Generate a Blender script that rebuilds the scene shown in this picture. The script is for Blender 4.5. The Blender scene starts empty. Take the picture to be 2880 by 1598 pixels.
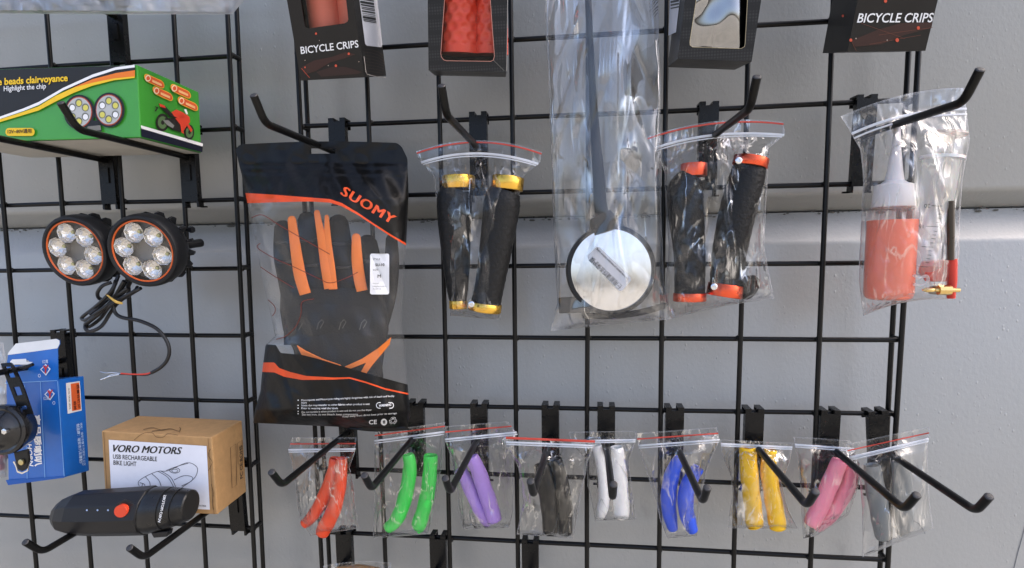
import bpy, math, random
import numpy as np
from mathutils import Vector, Matrix

# ------------------------------------------------------------------ camera
# solved from the grid bars (76.2 mm pitch): axes of the camera in grid space
# grid space: X right, Yd down, Zi into the wall; world: (X, Zi, ZTOP - Yd)
ZTOP = 1.60
F_SRC, CX, CY = 1644.9, 1432.4, 891.1          # pixels of the 2880 wide photograph
AX, AY, AZ = 0.1062, 0.1270, 0.0001
CAM = np.array([0.2247, 0.2167, -0.6133])
VS = 2880.0 / 2576.0                            # measurements below are in a 2576 wide view

def _rot(x, y, z):
    cx, sx, cy, sy, cz, sz = math.cos(x), math.sin(x), math.cos(y), math.sin(y), math.cos(z), math.sin(z)
    Rx = np.array([[1, 0, 0], [0, cx, -sx], [0, sx, cx]])
    Ry = np.array([[cy, 0, sy], [0, 1, 0], [-sy, 0, cy]])
    Rz = np.array([[cz, -sz, 0], [sz, cz, 0], [0, 0, 1]])
    return Rz @ Ry @ Rx
RM = _rot(AX, AY, AZ)
def g2w(p): return Vector((p[0], p[2], ZTOP - p[1]))
def g2wd(p): return Vector((p[0], p[2], -p[1]))
CAMW = g2w(CAM)

sc = bpy.context.scene
COL = sc.collection
cam_data = bpy.data.cameras.new('camera')
cam = bpy.data.objects.new('camera', cam_data)
COL.objects.link(cam)
cam_data.sensor_width = 36.0
cam_data.sensor_fit = 'HORIZONTAL'
cam_data.lens = 36.0 * F_SRC / 2880.0
cam_data.shift_x = (1440.0 - CX) / 2880.0
cam_data.shift_y = (CY - 799.0) / 2880.0
cam_data.clip_start = 0.01
cam_data.clip_end = 1000.0
_x, _y, _z = g2wd(RM[0]), -g2wd(RM[1]), -g2wd(RM[2])
cam.matrix_world = Matrix(((_x.x, _y.x, _z.x, CAMW.x), (_x.y, _y.y, _z.y, CAMW.y), (_x.z, _y.z, _z.z, CAMW.z), (0, 0, 0, 1)))
sc.camera = cam

# ------------------------------------------------------------------ light: open shade, the sun stands behind the wall
SUN_EL, SUN_AZ = math.radians(46), math.radians(80)      # azimuth from +Y towards +X
world = bpy.data.worlds.new('World'); sc.world = world; world.use_nodes = True
wn = world.node_tree; wn.nodes.clear()
sky = wn.nodes.new('ShaderNodeTexSky'); sky.sky_type = 'NISHITA'; sky.sun_disc = False
sky.sun_elevation = SUN_EL; sky.sun_rotation = SUN_AZ; sky.altitude = 50; sky.air_density = 0.6; sky.dust_density = 5.0; sky.ozone_density = 0.4
bg = wn.nodes.new('ShaderNodeBackground'); bg.inputs['Strength'].default_value = 0.15
wo = wn.nodes.new('ShaderNodeOutputWorld')
wn.links.new(sky.outputs[0], bg.inputs['Color']); wn.links.new(bg.outputs[0], wo.inputs['Surface'])
sun_data = bpy.data.lights.new('sun', 'SUN'); sun_data.energy = 4.6; sun_data.angle = math.radians(0.5); sun_data.color = (1.0, 0.95, 0.87)
sun = bpy.data.objects.new('sun', sun_data); COL.objects.link(sun)
_sd = Vector((math.sin(SUN_AZ) * math.cos(SUN_EL), math.cos(SUN_AZ) * math.cos(SUN_EL), math.sin(SUN_EL)))
sun.rotation_euler = _sd.to_track_quat('Z', 'Y').to_euler()
sun.location = (2, 4, 5)
sc.view_settings.view_transform = 'Standard'; sc.view_settings.look = 'None'
sc.view_settings.exposure = 1.85; sc.view_settings.gamma = 1.0; sc.view_settings.use_curve_mapping = False
sc.render.engine = 'CYCLES'
sc.cycles.transparent_max_bounces = 40
sc.cycles.max_bounces = 14
sc.cycles.caustics_reflective = False; sc.cycles.caustics_refractive = False

# ------------------------------------------------------------------ geometry helpers
def ray(u, v):
    r = RM.T @ np.array([(u * VS - CX) / F_SRC, (v * VS - CY) / F_SRC, 1.0])
    return g2wd(r)
def at(u, v, d):
    """point seen at (u, v), d metres in front of the grid plane"""
    r = ray(u, v)
    return CAMW + r * ((-d - CAMW.y) / r.y)
def on(u, v, pl, off=0.0):
    p, n = pl
    r = ray(u, v)
    return CAMW + r * ((p - CAMW).dot(n) / r.dot(n)) + n * off
def plane(a, b, c):
    n = (b - a).cross(c - a).normalized()
    if n.dot(CAMW - a) < 0: n = -n
    return (a, n)
def mpp(d): return (0.6133 - d) / (F_SRC / VS)
def rpp(u, v, d):
    """metres per pixel across an upright round body seen at (u, v): allows for the wide lens stretching things off axis"""
    q = at(u, v, d) - CAMW; c = RM @ np.array([q.x, -q.z, q.y]); h = math.hypot(c[0], c[2])
    return c[2] ** 2 / h / (F_SRC / VS)
def lin(h):
    if isinstance(h, str):
        h = [int(h[i:i + 2], 16) / 255 for i in (0, 2, 4)]
    return tuple((c / 12.92 if c <= 0.04045 else ((c + 0.055) / 1.055) ** 2.4) for c in h)

class MB:
    def __init__(s): s.v = []; s.f = []
    def add(s, vs, fs):
        b = len(s.v); s.v += [tuple(p) for p in vs]; s.f += [tuple(i + b for i in f) for f in fs]; return s
    def hexa(s, c):          # 8 corners: bottom 4 then top 4
        return s.add(c, [(0, 3, 2, 1), (4, 5, 6, 7), (0, 1, 5, 4), (1, 2, 6, 5), (2, 3, 7, 6), (3, 0, 4, 7)])
    def box(s, c, h):
        x, y, z = c; a, b, e = h
        return s.hexa([(x-a, y-b, z-e), (x+a, y-b, z-e), (x+a, y+b, z-e), (x-a, y+b, z-e),
                       (x-a, y-b, z+e), (x+a, y-b, z+e), (x+a, y+b, z+e), (x-a, y+b, z+e)])
    def par(s, o, a, b, c):
        return s.hexa([o, o+a, o+a+b, o+b, o+c, o+a+c, o+a+b+c, o+b+c])
    def tube(s, pts, r, n=10, cap=True, flat=None, closed=False):
        pts = [Vector(p) for p in pts]; m = len(pts)
        rs = list(r) if hasattr(r, '__len__') else [r] * m
        rings = []
        t = (pts[1] - pts[0]).normalized()
        ref = Vector((0, -1, 0)) if abs(t.y) < 0.9 else Vector((0, 0, 1))
        nn = (ref - t * ref.dot(t)).normalized()
        for i in range(m):
            a = pts[max(i - 1, 0)]; b = pts[min(i + 1, m - 1)]
            if closed: a = pts[i - 1]; b = pts[(i + 1) % m]
            t2 = (b - a).normalized()
            nn = (nn - t2 * nn.dot(t2)).normalized(); bb = t2.cross(nn)
            q = flat if flat else 1.0
            rings.append([pts[i] + (nn * math.cos(2*math.pi*k/n) * q + bb * math.sin(2*math.pi*k/n)) * rs[i] for k in range(n)])
        vs = [p for ring in rings for p in ring]; fs = []
        for i in range(m if closed else m - 1):
            j = (i + 1) % m
            for k in range(n): fs.append((i*n+k, i*n+(k+1) % n, j*n+(k+1) % n, j*n+k))
        if cap and not closed: fs.append(tuple(range(n))[::-1]); fs.append(tuple((m-1)*n+k for k in range(n)))
        return s.add(vs, fs)
    def lathe(s, o, ax, prof, n=24, cap=(False, False), xr=1.0, ref=None):
        ax = Vector(ax).normalized(); o = Vector(o)
        ref = Vector(ref) if ref else (Vector((0, 0, 1)) if abs(ax.z) < 0.9 else Vector((0, -1, 0)))
        e1 = (ref - ax * ref.dot(ax)).normalized(); e2 = ax.cross(e1)
        vs = []; fs = []
        for (t, r) in prof:
            vs += [o + ax * t + (e1 * math.cos(2*math.pi*k/n) + e2 * math.sin(2*math.pi*k/n) * xr) * r for k in range(n)]
        for i in range(len(prof) - 1):
            for k in range(n): fs.append((i*n+k, i*n+(k+1) % n, (i+1)*n+(k+1) % n, (i+1)*n+k))
        if cap[0]: fs.append(tuple(range(n))[::-1])
        if cap[1]: fs.append(tuple((len(prof)-1)*n+k for k in range(n)))
        return s.add(vs, fs)
    def prism(s, poly, off):
        n = len(poly); off = Vector(off)
        top = [Vector(p) + off for p in poly]
        fs = [tuple(range(n))[::-1], tuple(n + i for i in range(n))] + [(i, (i+1) % n, n + (i+1) % n, n + i) for i in range(n)]
        return s.add([Vector(p) for p in poly] + top, fs)
    def grid(s, P):
        ny, nx = len(P), len(P[0])
        return s.add([p for row in P for p in row], [(j*nx+i, j*nx+i+1, (j+1)*nx+i+1, (j+1)*nx+i) for j in range(ny-1) for i in range(nx-1)])
    def build(s, name, mat, parent=None, smooth=True, bevel=0.0, angle=40, solid=0.0, attrs=None, sub=0):
        me = bpy.data.meshes.new(name)
        me.from_pydata([tuple(p) for p in s.v], [], s.f); me.update()
        o = bpy.data.objects.new(name, me)
        return finish(o, mat, parent, smooth, bevel, angle, solid, attrs, sub)

def wloc(o):
    p = Vector((0, 0, 0))
    while o is not None:
        if o.type == 'EMPTY': p = p + o.location
        o = o.parent
    return p
def finish(o, mat, parent=None, smooth=True, bevel=0.0, angle=40, solid=0.0, attrs=None, sub=0):
    me = o.data
    COL.objects.link(o)
    for m in (mat if isinstance(mat, (list, tuple)) else [mat]): me.materials.append(m)
    if smooth:
        me.polygons.foreach_set('use_smooth', [True] * len(me.polygons))
        me.set_sharp_from_angle(angle=math.radians(angle))
    if attrs:
        for k, vals in attrs.items():
            a = me.attributes.new(k, 'FLOAT', 'POINT'); a.data.foreach_set('value', np.asarray(vals, dtype=np.float32).ravel())
    if bevel:
        b = o.modifiers.new('edge', 'BEVEL'); b.width = bevel; b.segments = 2; b.limit_method = 'ANGLE'; b.angle_limit = math.radians(35)
    if solid:
        b = o.modifiers.new('thick', 'SOLIDIFY'); b.thickness = solid; b.offset = 0
    if sub:
        b = o.modifiers.new('sub', 'SUBSURF'); b.levels = sub; b.render_levels = sub
    if parent is not None:
        o.parent = parent
        if parent.type == 'EMPTY':
            o.matrix_parent_inverse = Matrix.Translation(-wloc(parent))
    return o
def tag(o, label=None, cat=None, group=None, kind=None):
    if label: o['label'] = label
    if cat: o['category'] = cat
    if group: o['group'] = group
    if kind: o['kind'] = kind
    return o
def thing(name, label, cat, loc, group=None):
    o = bpy.data.objects.new(name, None); COL.objects.link(o)
    o.empty_display_size = 0.02; o.location = loc
    return tag(o, label, cat, group)

_TXT = {}
def text_mesh(body, bold=0.0, shear=0.0, spacing=1.0):
    key = (body, bold, shear, spacing)
    if key not in _TXT:
        c = bpy.data.curves.new('t', 'FONT'); c.body = body; c.resolution_u = 3; c.offset = bold; c.shear = shear; c.space_character = spacing
        o = bpy.data.objects.new('t', c); COL.objects.link(o)
        m = bpy.data.meshes.new_from_object(o.evaluated_get(bpy.context.evaluated_depsgraph_get()))
        vs = np.array([v.co[:2] for v in m.vertices]); fs = [tuple(p.vertices) for p in m.polygons]
        bpy.data.objects.remove(o); bpy.data.curves.remove(c); bpy.data.meshes.remove(m)
        lo, hi = vs.min(0), vs.max(0)
        _TXT[key] = ((vs - lo) / (hi - lo), fs, hi[0] - lo[0])
    return _TXT[key]
def lettering(body, o, ex, ey, mapf, mat, parent, bold=0.0, shear=0.0, spacing=1.0, label=None, name='lettering'):
    """o lower left corner, ex and ey text box vectors in view pixels; mapf puts a pixel on the surface"""
    heavy = bold if 'M' in body.upper() else 0.0      # outline offsets break the M: thicken it with stacked copies instead
    vs, fs, wd = text_mesh(body, 0.0 if heavy else bold, shear, spacing)
    mb = MB()
    for k, dx in enumerate((0, -heavy, heavy) if heavy else (0,)):
        P = [mapf(o[0] + (x + dx / wd)*ex[0] + y*ey[0], o[1] + (x + dx / wd)*ex[1] + y*ey[1]) for x, y in vs]
        mb.add([q + (CAMW - q).normalized() * 4e-5 * k for q in P], fs)
    ob = mb.build(name, mat, parent, smooth=False)
    if label: ob['label'] = label
    return ob
def decal(name, pts, mapf, mat, parent, sub=1):
    """flat printed shape: a filled outline given in view pixels"""
    q = []
    for i in range(len(pts)):
        a, b = pts[i], pts[(i + 1) % len(pts)]
        for k in range(sub): q.append((a[0] + (b[0]-a[0])*k/sub, a[1] + (b[1]-a[1])*k/sub))
    return MB().add([mapf(*p) for p in q], [tuple(range(len(q)))]).build(name, mat, parent, smooth=False)
def band(name, top, bot, mapf, mat, parent):
    """printed stripe between two px polylines of equal length"""
    n = len(top)
    return MB().add([mapf(*p) for p in top] + [mapf(*p) for p in bot], [(i, i+1, n+i+1, n+i) for i in range(n-1)]).build(name, mat, parent, smooth=False)
def line_px(name, pts, w, mapf, mat, parent, closed=False):
    P = [Vector((p[0], p[1])) for p in pts]; n = len(P); top = []; bot = []
    for i in range(n):
        a = P[i-1] if (closed or i) else P[i]; b = P[(i+1) % n] if (closed or i < n-1) else P[i]
        t = (b - a).normalized(); k = Vector((-t.y, t.x)) * (w / 2)
        top.append(P[i] + k); bot.append(P[i] - k)
    if closed: top.append(top[0]); bot.append(bot[0])
    return band(name, top, bot, mapf, mat, parent)
def ell(cx, cy, rx, ry, n=28, rot=0.0):
    c, s = math.cos(rot), math.sin(rot)
    return [(cx + rx*math.cos(a)*c - ry*math.sin(a)*s, cy + rx*math.cos(a)*s + ry*math.sin(a)*c) for a in [2*math.pi*k/n for k in range(n)]]
def rrect(x0, y0, x1, y1, r, n=5):
    out = []
    for (cx, cy, a0) in ((x1-r, y0+r, -90), (x1-r, y1-r, 0), (x0+r, y1-r, 90), (x0+r, y0+r, 180)):
        for k in range(n + 1):
            a = math.radians(a0 + 90*k/n); out.append((cx + r*math.cos(a), cy + r*math.sin(a)))
    return out
def smooth_pts(pts, n=6):
    """Catmull-Rom through points (any dimension)"""
    P = [np.array(p, float) for p in pts]; out = []
    for i in range(len(P) - 1):
        p0, p1, p2, p3 = P[max(i-1, 0)], P[i], P[i+1], P[min(i+2, len(P)-1)]
        for k in range(n):
            t = k / n
            out.append(0.5*((2*p1) + (-p0+p2)*t + (2*p0-5*p1+4*p2-p3)*t*t + (-p0+3*p1-3*p2+p3)*t**3))
    out.append(P[-1]); return out
def interp(pts, x):
    xs = [p[0] for p in pts]; ys = [p[1] for p in pts]
    return np.interp(x, xs, ys)

# ------------------------------------------------------------------ materials
_M = {}
def _nt(name):
    m = bpy.data.materials.new(name); m.use_nodes = True; nt = m.node_tree; nt.nodes.clear()
    out = nt.nodes.new('ShaderNodeOutputMaterial'); return m, nt, out
def N(nt, t, **kw):
    n = nt.nodes.new(t)
    for k, v in kw.items():
        if k in n.inputs: n.inputs[k].default_value = v
        else: setattr(n, k, v)
    return n
def pbr(name, col, rough=0.5, metal=0.0, spec=0.5, var=0.06, nscale=60.0, bump=0.0, bscale=400.0, coat=0.0, sss=0.0, trans=0.0, ior=1.45, bstretch=None, aniso=0.0):
    if name in _M: return _M[name]
    m, nt, out = _nt(name)
    b = N(nt, 'ShaderNodeBsdfPrincipled'); nt.links.new(b.outputs[0], out.inputs['Surface'])
    c = lin(col) if isinstance(col, str) else col
    b.inputs['Roughness'].default_value = rough; b.inputs['Metallic'].default_value = metal
    b.inputs['Specular IOR Level'].default_value = spec; b.inputs['IOR'].default_value = ior
    b.inputs['Coat Weight'].default_value = coat; b.inputs['Coat Roughness'].default_value = 0.12
    b.inputs['Transmission Weight'].default_value = trans
    if sss:
        b.inputs['Subsurface Weight'].default_value = sss; b.inputs['Subsurface Radius'].default_value = (1, 0.6, 0.4); b.inputs['Subsurface Scale'].default_value = 0.003
    tc = N(nt, 'ShaderNodeTexCoord')
    nz = N(nt, 'ShaderNodeTexNoise', Scale=nscale, Detail=5.0, Roughness=0.6)
    nt.links.new(tc.outputs['Object'], nz.inputs['Vector'])
    mr = N(nt, 'ShaderNodeMapRange'); mr.inputs['From Min'].default_value = 0.3; mr.inputs['From Max'].default_value = 0.7
    mr.inputs['To Min'].default_value = 1 - var; mr.inputs['To Max'].default_value = 1 + var
    nt.links.new(nz.outputs['Fac'], mr.inputs['Value'])
    mx = N(nt, 'ShaderNodeVectorMath', operation='SCALE'); mx.inputs[0].default_value = c
    nt.links.new(mr.outputs[0], mx.inputs['Scale']); nt.links.new(mx.outputs[0], b.inputs['Base Color'])
    r2 = N(nt, 'ShaderNodeMapRange'); r2.inputs['To Min'].default_value = max(rough - 0.08, 0.02); r2.inputs['To Max'].default_value = min(rough + 0.1, 1)
    nt.links.new(nz.outputs['Fac'], r2.inputs['Value']); nt.links.new(r2.outputs[0], b.inputs['Roughness'])
    if bump:
        n2 = N(nt, 'ShaderNodeTexNoise', Scale=bscale, Detail=3.0)
        if bstretch:
            mp = N(nt, 'ShaderNodeMapping'); mp.inputs['Scale'].default_value = bstretch
            nt.links.new(tc.outputs['Object'], mp.inputs['Vector']); nt.links.new(mp.outputs[0], n2.inputs['Vector'])
        else: nt.links.new(tc.outputs['Object'], n2.inputs['Vector'])
        bp = N(nt, 'ShaderNodeBump', Strength=bump, Distance=0.001)
        nt.links.new(n2.outputs['Fac'], bp.inputs['Height']); nt.links.new(bp.outputs[0], b.inputs['Normal'])
    _M[name] = m; return m
def ink(name, col, rough=0.45): return pbr('ink ' + name, col, rough, var=0.04)

def film(name, haze=0.004, gain=1.35, base=0.0, crease=0.52, cscale=1.0, rough=0.06, bump=0.35, bscale=90.0, tint=(0.97, 0.97, 0.97), stretch=(1, 1, 0.35), white=(0.8, 0.81, 0.83)):
    """thin clear plastic: see-through sheet, Fresnel gloss on crinkles, a little milky haze, whiter at heat-sealed edges"""
    m, nt, out = _nt(name)
    tc = N(nt, 'ShaderNodeTexCoord'); mp = N(nt, 'ShaderNodeMapping'); mp.inputs['Scale'].default_value = stretch
    nt.links.new(tc.outputs['Object'], mp.inputs['Vector'])
    n1 = N(nt, 'ShaderNodeTexNoise', Scale=bscale, Detail=4.0, Roughness=0.55, Distortion=1.2); n1.noise_type = 'RIDGED_MULTIFRACTAL'
    nt.links.new(mp.outputs[0], n1.inputs['Vector'])
    bp = N(nt, 'ShaderNodeBump', Strength=min(1.0, bump * 2.2), Distance=0.0035); nt.links.new(n1.outputs['Fac'], bp.inputs['Height'])
    lw = N(nt, 'ShaderNodeLayerWeight', Blend=0.5); nt.links.new(bp.outputs[0], lw.inputs['Normal'])
    pw = N(nt, 'ShaderNodeMath', operation='POWER'); pw.inputs[1].default_value = 2.0; nt.links.new(lw.outputs['Facing'], pw.inputs[0])
    mu = N(nt, 'ShaderNodeMath', operation='MULTIPLY_ADD'); mu.inputs[1].default_value = 0.6 * gain; mu.inputs[2].default_value = 0.012 + base * .5; mu.use_clamp = True
    nt.links.new(pw.outputs[0], mu.inputs[0])
    # hard folds: narrow broken lines where the film is doubled and mirrors more strongly
    n3 = N(nt, 'ShaderNodeTexNoise', Scale=bscale * .8 * cscale, Detail=2.5, Roughness=0.5, Distortion=0.8); nt.links.new(mp.outputs[0], n3.inputs['Vector'])
    ab = N(nt, 'ShaderNodeMath', operation='SUBTRACT'); ab.inputs[1].default_value = 0.5; nt.links.new(n3.outputs['Fac'], ab.inputs[0])
    a2 = N(nt, 'ShaderNodeMath', operation='ABSOLUTE'); nt.links.new(ab.outputs[0], a2.inputs[0])
    r3 = N(nt, 'ShaderNodeMapRange'); r3.inputs['From Min'].default_value = 0.0; r3.inputs['From Max'].default_value = 0.030; r3.inputs['To Min'].default_value = crease; r3.inputs['To Max'].default_value = 0.0
    nt.links.new(a2.outputs[0], r3.inputs['Value'])
    n4 = N(nt, 'ShaderNodeTexNoise', Scale=bscale * .5, Detail=2.0); nt.links.new(tc.outputs['Object'], n4.inputs['Vector'])
    r4 = N(nt, 'ShaderNodeMapRange'); r4.inputs['From Min'].default_value = 0.46; r4.inputs['From Max'].default_value = 0.64; nt.links.new(n4.outputs['Fac'], r4.inputs['Value'])
    cm = N(nt, 'ShaderNodeMath', operation='MULTIPLY'); nt.links.new(r3.outputs[0], cm.inputs[0]); nt.links.new(r4.outputs[0], cm.inputs[1])
    # broad flat facets
    vo = N(nt, 'ShaderNodeTexVoronoi', Scale=bscale * .7, Randomness=1.0); nt.links.new(mp.outputs[0], vo.inputs['Vector'])
    vs_ = N(nt, 'ShaderNodeSeparateColor'); nt.links.new(vo.outputs['Color'], vs_.inputs[0])
    r5 = N(nt, 'ShaderNodeMapRange'); r5.inputs['From Min'].default_value = 0.72; r5.inputs['From Max'].default_value = 1.0; r5.inputs['To Max'].default_value = crease * .35; nt.links.new(vs_.outputs[0], r5.inputs['Value'])
    c5 = N(nt, 'ShaderNodeMath', operation='MULTIPLY'); nt.links.new(r5.outputs[0], c5.inputs[0]); nt.links.new(r4.outputs[0], c5.inputs[1])
    s1 = N(nt, 'ShaderNodeMath', operation='ADD'); nt.links.new(cm.outputs[0], s1.inputs[0]); nt.links.new(c5.outputs[0], s1.inputs[1])
    s2 = N(nt, 'ShaderNodeMath', operation='ADD'); s2.use_clamp = True; nt.links.new(s1.outputs[0], s2.inputs[0]); nt.links.new(mu.outputs[0], s2.inputs[1]); mu = s2
    tr = N(nt, 'ShaderNodeBsdfTransparent'); tr.inputs['Color'].default_value = (*tint, 1)
    gl = N(nt, 'ShaderNodeBsdfGlossy', Roughness=rough); nt.links.new(bp.outputs[0], gl.inputs['Normal'])
    mi = N(nt, 'ShaderNodeMixShader'); nt.links.new(mu.outputs[0], mi.inputs[0]); nt.links.new(tr.outputs[0], mi.inputs[1]); nt.links.new(gl.outputs[0], mi.inputs[2])
    at_ = N(nt, 'ShaderNodeAttribute'); at_.attribute_name = 'seal'
    ad = N(nt, 'ShaderNodeMath', operation='MULTIPLY_ADD'); ad.inputs[1].default_value = 0.45; ad.inputs[2].default_value = haze; ad.use_clamp = True
    nt.links.new(at_.outputs['Fac'], ad.inputs[0])
    df = N(nt, 'ShaderNodeBsdfDiffuse'); df.inputs['Color'].default_value = (*white, 1)
    tl = N(nt, 'ShaderNodeBsdfTranslucent'); tl.inputs['Color'].default_value = (*white, 1)
    m1 = N(nt, 'ShaderNodeMixShader'); m1.inputs[0].default_value = 0.35; nt.links.new(df.outputs[0], m1.inputs[1]); nt.links.new(tl.outputs[0], m1.inputs[2])
    m2 = N(nt, 'ShaderNodeMixShader'); nt.links.new(ad.outputs[0], m2.inputs[0]); nt.links.new(mi.outputs[0], m2.inputs[1]); nt.links.new(m1.outputs[0], m2.inputs[2])
    nt.links.new(m2.outputs[0], out.inputs['Surface'])
    return m
FILM = film('clear film')
FILM_SOFT = film('soft clear film', haze=0.015, bump=0.3, bscale=60)
FILM_LONG = film('glossy sleeve film', haze=0.045, gain=1.9, base=0.14, crease=.65, bump=0.3, bscale=42, stretch=(1, 1, 0.12), rough=0.04)
FILM_FROST = film('frosted film', haze=0.28, gain=1.3, base=0.02, rough=0.25, bump=0.15, bscale=50, white=(0.62, 0.62, 0.62))
FILM_MILK = film('milky film', haze=0.3, gain=1.6, base=0.05, bump=0.4, bscale=70)
BLACK_WIRE = pbr('black powder coat', (0.005, 0.005, 0.005), 0.30, spec=0.28, bump=0.06, bscale=900)
BLACK_PLATE = pbr('black plate enamel', (0.006, 0.006, 0.006), 0.26, spec=0.3, bump=0.05, bscale=500)
BLACK_PLASTIC = pbr('black plastic', (0.010, 0.010, 0.010), 0.40, spec=.35, bump=0.05)
BLACK_RUBBER = pbr('black rubber', (0.014, 0.014, 0.014), 0.6, bump=0.12, bscale=700)
STEEL = pbr('bright steel', (0.75, 0.75, 0.76), 0.22, metal=1.0)
DARKSTEEL = pbr('cut steel end', (0.045, 0.045, 0.047), 0.45, metal=0.3, bump=.4, bscale=900)
WHITE_INK = ink('white', 'F2F2F2'); BLACK_INK = ink('black', '141414'); RED_INK = ink('red', 'D63A2B')
# ------------------------------------------------------------------ ground and wall
S = 0.0762
WD = 0.062
gm = pbr('pale concrete', (0.135, 0.127, 0.115), 0.85, var=0.2, nscale=1.5, bump=0.3, bscale=30)
g = MB(); g.grid([[(x, y, 0.0) for x in np.linspace(-300, 300, 13)] for y in np.linspace(-300, 300, 13)])
tag(g.build('ground', gm, smooth=False), 'pale concrete ground in front of the wall', 'ground', kind='structure')

def wall_mat():
    m, nt, out = _nt('grey wall paint')
    b = N(nt, 'ShaderNodeBsdfPrincipled'); nt.links.new(b.outputs[0], out.inputs['Surface'])
    tc = N(nt, 'ShaderNodeTexCoord')
    def noise(scale, detail=4.0, stretch=None, rough=0.55, dist=0.0):
        n = N(nt, 'ShaderNodeTexNoise', Scale=scale, Detail=detail, Roughness=rough, Distortion=dist)
        if stretch:
            mp = N(nt, 'ShaderNodeMapping'); mp.inputs['Scale'].default_value = stretch
            nt.links.new(tc.outputs['Object'], mp.inputs['Vector']); nt.links.new(mp.outputs[0], n.inputs['Vector'])
        else: nt.links.new(tc.outputs['Object'], n.inputs['Vector'])
        return n
    def ramp(src, a, bb, c0, c1):
        r = N(nt, 'ShaderNodeMapRange'); r.inputs['From Min'].default_value = a; r.inputs['From Max'].default_value = bb
        r.inputs['To Min'].default_value = c0; r.inputs['To Max'].default_value = c1
        nt.links.new(src, r.inputs['Value']); return r.outputs[0]
    big = ramp(noise(3.0, 3).outputs['Fac'], 0.3, 0.7, 0.94, 1.05)
    stain_src = noise(26.0, 6, (1, 1, 0.45), 0.7)
    stain_reg = noise(5.0, 2)
    st = N(nt, 'ShaderNodeMath', operation='MULTIPLY'); nt.links.new(ramp(stain_src.outputs['Fac'], 0.60, 0.72, 0, 1), st.inputs[0]); nt.links.new(ramp(stain_reg.outputs['Fac'], 0.48, 0.60, 0, 1), st.inputs[1])
    speck = noise(420.0, 2)
    sp = N(nt, 'ShaderNodeMath', operation='MULTIPLY'); nt.links.new(ramp(speck.outputs['Fac'], 0.67, 0.73, 0, 1), sp.inputs[0]); nt.links.new(ramp(noise(18.0, 3).outputs['Fac'], 0.5, 0.62, 0, 1), sp.inputs[1])
    dk = N(nt, 'ShaderNodeMath', operation='MAXIMUM'); nt.links.new(sp.outputs[0], dk.inputs[0])
    s2 = N(nt, 'ShaderNodeMath', operation='MULTIPLY'); s2.inputs[1].default_value = 0.5; nt.links.new(st.outputs[0], s2.inputs[0]); nt.links.new(s2.outputs[0], dk.inputs[1])
    sc_ = N(nt, 'ShaderNodeVectorMath', operation='SCALE'); sc_.inputs[0].default_value = (0.322, 0.325, 0.309); nt.links.new(big, sc_.inputs['Scale'])
    mx = N(nt, 'ShaderNodeMix'); mx.data_type = 'RGBA'
    f = N(nt, 'ShaderNodeMath', operation='MULTIPLY'); f.inputs[1].default_value = 0.6; nt.links.new(dk.outputs[0], f.inputs[0])
    nt.links.new(f.outputs[0], mx.inputs['Factor']); nt.links.new(sc_.outputs[0], mx.inputs['A']); mx.inputs['B'].default_value = (0.09, 0.09, 0.09, 1)
    nt.links.new(mx.outputs['Result'], b.inputs['Base Color'])
    nt.links.new(ramp(noise(40, 4).outputs['Fac'], 0.3, 0.7, 0.3, 0.42), b.inputs['Roughness']); b.inputs['Specular IOR Level'].default_value = 0.8; b.inputs['Coat Weight'].default_value = 0.8; b.inputs['Coat Roughness'].default_value = 0.28
    # paint blisters and faint brush lines
    vo = N(nt, 'ShaderNodeTexVoronoi', Scale=230.0, Randomness=1.0); 
    mpv = N(nt, 'ShaderNodeMapping'); mpv.inputs['Scale'].default_value = (1, 1, 0.7); nt.links.new(tc.outputs['Object'], mpv.inputs['Vector']); nt.links.new(mpv.outputs[0], vo.inputs['Vector'])
    bl = ramp(vo.outputs['Distance'], 0.0, 0.32, 1, 0)
    cl = N(nt, 'ShaderNodeSeparateColor'); nt.links.new(vo.outputs['Color'], cl.inputs[0])
    pick = ramp(cl.outputs[0], 0.72, 0.95, 0, 1)
    b1 = N(nt, 'ShaderNodeMath', operation='MULTIPLY'); nt.links.new(bl, b1.inputs[0]); nt.links.new(pick, b1.inputs[1])
    b1r = N(nt, 'ShaderNodeMath', operation='MULTIPLY'); nt.links.new(b1.outputs[0], b1r.inputs[0]); nt.links.new(ramp(noise(9.0, 3).outputs['Fac'], 0.42, 0.6, 0, 1), b1r.inputs[1])
    b2 = N(nt, 'ShaderNodeMath', operation='MULTIPLY_ADD'); b2.inputs[1].default_value = 0.55
    nt.links.new(noise(260.0, 3, (1, 1, 0.7)).outputs['Fac'], b2.inputs[0]); nt.links.new(b1r.outputs[0], b2.inputs[2])
    bp = N(nt, 'ShaderNodeBump', Strength=0.5, Distance=0.0011); nt.links.new(b2.outputs[0], bp.inputs['Height']); nt.links.new(bp.outputs[0], b.inputs['Normal'])
    return m
WALL = wall_mat()
def zavg(vr, vl): return 0.5 * (at(2500, vr, -WD).z + at(50, vl, -WD).z)
z_lip, z_dark, z_out = zavg(472, 546), zavg(514, 578), zavg(598, 640)
wall = thing('wall', 'grey painted metal cladding wall with one horizontal groove behind the grids', 'wall', (0.2, WD, 0))
def extrude_profile(prof, x0, x1, n=24):
    mb = MB(); xs = np.linspace(x0, x1, n)
    k = len(prof)
    mb.add([(x, y, z) for x in xs for (y, z) in prof], [(i*k+j, (i+1)*k+j, (i+1)*k+(j+1) % k, i*k+(j+1) % k) for i in range(n-1) for j in range(k)] + [tuple(range(k)), tuple((n-1)*k+j for j in range(k))[::-1]])
    return mb
W = WD
up = [(W+0.09, 3.0), (W, 3.0), (W, z_lip+0.005), (W+0.0010, z_lip+0.002), (W+0.0030, z_lip-0.0005), (W+0.0045, z_lip-0.002), (W+0.021, z_dark+0.0022), (W+0.024, z_dark+0.0008), (W+0.09, z_dark+0.0008)]
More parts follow.
